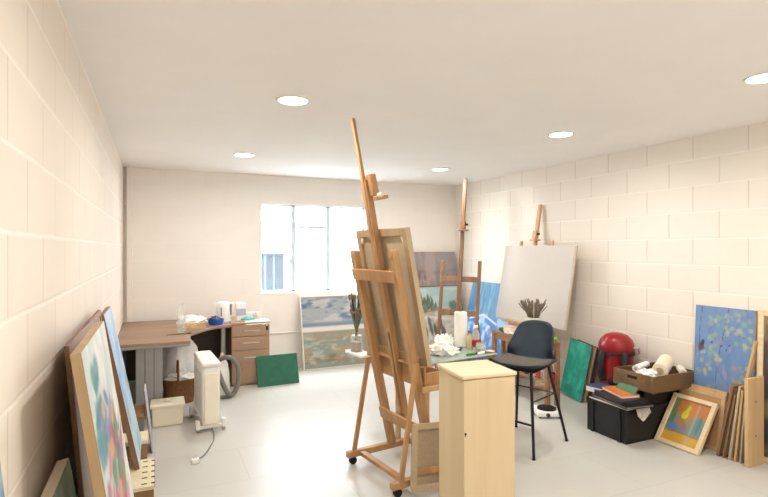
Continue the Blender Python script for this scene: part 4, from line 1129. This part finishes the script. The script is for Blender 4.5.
# flower painting
def flowers(w, h):
    s = Art(w, h, 'cfd4cc', 95, 101)
    s.noise('b9c6c4', 4, .5, .15, .8).noise('e4e4da', 6, .58, .1, .8).noise('c9bfae', 5, .62, .08, .6)
    s.blob(.5, .6, .34, .24, '8a94a8', 0, .5, .5)
    s.dabs(14, (.08, .42, .72, .93), (.06, .12), (.015, .035), ['4a8a80', '3f7a80', '6a9a90', '5a8a9a'], (-.5, .5))
    s.dabs(60, (.2, .82, .30, .84), (.06, .14), (.012, .035), ['5f6c98', '4c5c8c', '7a82a8', '8080a4', '5a6a80'], (-.6, .6), .85)
    s.dabs(54, (.12, .85, .25, .72), (.06, .13), (.012, .03), ['b86c7c', 'a8505e', 'c88a90', 'a05c70', 'c07880'], (-.7, .7), .85)
    s.dabs(18, (.5, .95, .40, .74), (.05, .10), (.01, .028), ['a83c44', 'b84c4a', '9a3a4a'], (-.7, .7))
    s.dabs(12, (.25, .7, .55, .84), (.05, .09), (.01, .025), ['b89468', 'c0a078', 'a88056'], (-.7, .7))
    s.dabs(14, (.3, .9, .4, .75), (.05, .09), (.012, .03), ['4f9068', '3f8060'], (-.5, .5))
    s.dabs(10, (.78, 1, .3, .8), (.06, .1), (.02, .05), ['dcdcd2', 'ccd4d4'], (-.7, .7), .8)
    return s
m, w_, h_ = lean((.003, 1.658, .002), (.003, 2.36, .002), (-.19, 1.658, 1.297))
a = flowers(w_, h_)
stretched('flower_painting', 'large loosely painted flower canvas leaning on the left wall, nearest of the big stack', 'painting', m, w_, h_, .027, a, 'muted')
# pale blue painting beyond it
def paleblue(w, h):
    s = Art(w, h, '9cb8d2', 70, 111)
    s.noise('7fa0c8', 4, .5, .12, .8).noise('c2d2de', 6, .58, .1, .7).band(-.1, .45, 'a8c4cc', .6, .08).dabs(10, (0, 1, 0, .5), (.05, .12), (.03, .08), ['86a8a8', 'b8c8c8'])
    return s
m, w_, h_ = lean((-.085, 3.42, .262), (-.085, 3.92, .262), (-.275, 3.42, 1.2))
a = paleblue(w_, h_)
stretched('pale_blue_painting', 'pale blue canvas with a brown edge beyond the flower painting, nearest the desk', 'painting', m, w_, h_, .028, a, 'brown')
# small green canvas and the canvas at the photo's left edge
a_ = lambda w, h: Art(w, h, '9fbca6', 60, 121).noise('7fa890', 5, .5, .12, .8).noise('c4d0bc', 7, .6, .08, .7)
m, w_, h_ = lean((-.135, 1.62, .002), (-.135, 2.08, .002), (-.275, 1.62, .86))
stretched('green_canvas', 'pale green canvas with a cream edge low on the left wall beside the flower painting', 'painting', m, w_, h_, .035, a_(w_, h_), 'cream')
a_ = lambda w, h: Art(w, h, '8fa8a4', 40, 131).band(.86, .9, '3f6f9a', 1, .01, .01).noise('a8b8b4', 5, .55, .1, .7).band(0, .5, '6f8f9a', .8, .05)
m, w_, h_ = lean((-.16, .72, .002), (-.16, 1.225, .002), (-.285, .72, 1.24))
stretched('edge_canvas', 'grey-blue canvas cut off by the left edge of the photo, nearest on the left wall', 'painting', m, w_, h_, .035, a_(w_, h_), 'brown')

# ================================================================== LIGHT, CAMERA
wd = bpy.data.worlds.new('sky'); scn.world = wd; wd.use_nodes = True
bgn = wd.node_tree.nodes['Background']; bgn.inputs['Color'].default_value = (.88, .94, 1, 1); bgn.inputs['Strength'].default_value = 32
pl = bpy.data.lights.new('window_portal', 'AREA'); pl.shape = 'RECTANGLE'; pl.size = WX1 - WX0; pl.size_y = WZ1 - WZ0; pl.cycles.is_portal = True
po = bpy.data.objects.new('window_portal', pl); COL.objects.link(po); po.location = ((WX0 + WX1) / 2, BY + .16, (WZ0 + WZ1) / 2); po.rotation_euler = (-PI / 2, 0, 0)

# added fill light behind the camera to lift the near shadows, no known source
fl = bpy.data.lights.new('fill_light', 'AREA'); fl.shape = 'RECTANGLE'; fl.size = 2.4; fl.size_y = 1.9; fl.energy = 17; fl.color = (1, .97, .93)
fo = bpy.data.objects.new('fill_light', fl); COL.objects.link(fo); fo.location = (1.9, FY + .05, 1.25); fo.rotation_euler = (PI / 2, 0, 0)
cd = bpy.data.cameras.new('camera'); cd.sensor_width = 36; cd.lens = 24; cd.clip_start = .02
co = bpy.data.objects.new('camera', cd); COL.objects.link(co)
co.location = (0, 0, CAMH); co.rotation_euler = (PI / 2, 0, -YAW)
scn.camera = co
scn.view_settings.view_transform = 'Standard'
scn.view_settings.look = 'None'
scn.view_settings.exposure = 0.34
scn.cycles.max_bounces = 10; scn.cycles.diffuse_bounces = 6; scn.cycles.transparent_max_bounces = 12
scn.cycles.use_denoising = True
scn.cycles.sample_clamp_indirect = 6
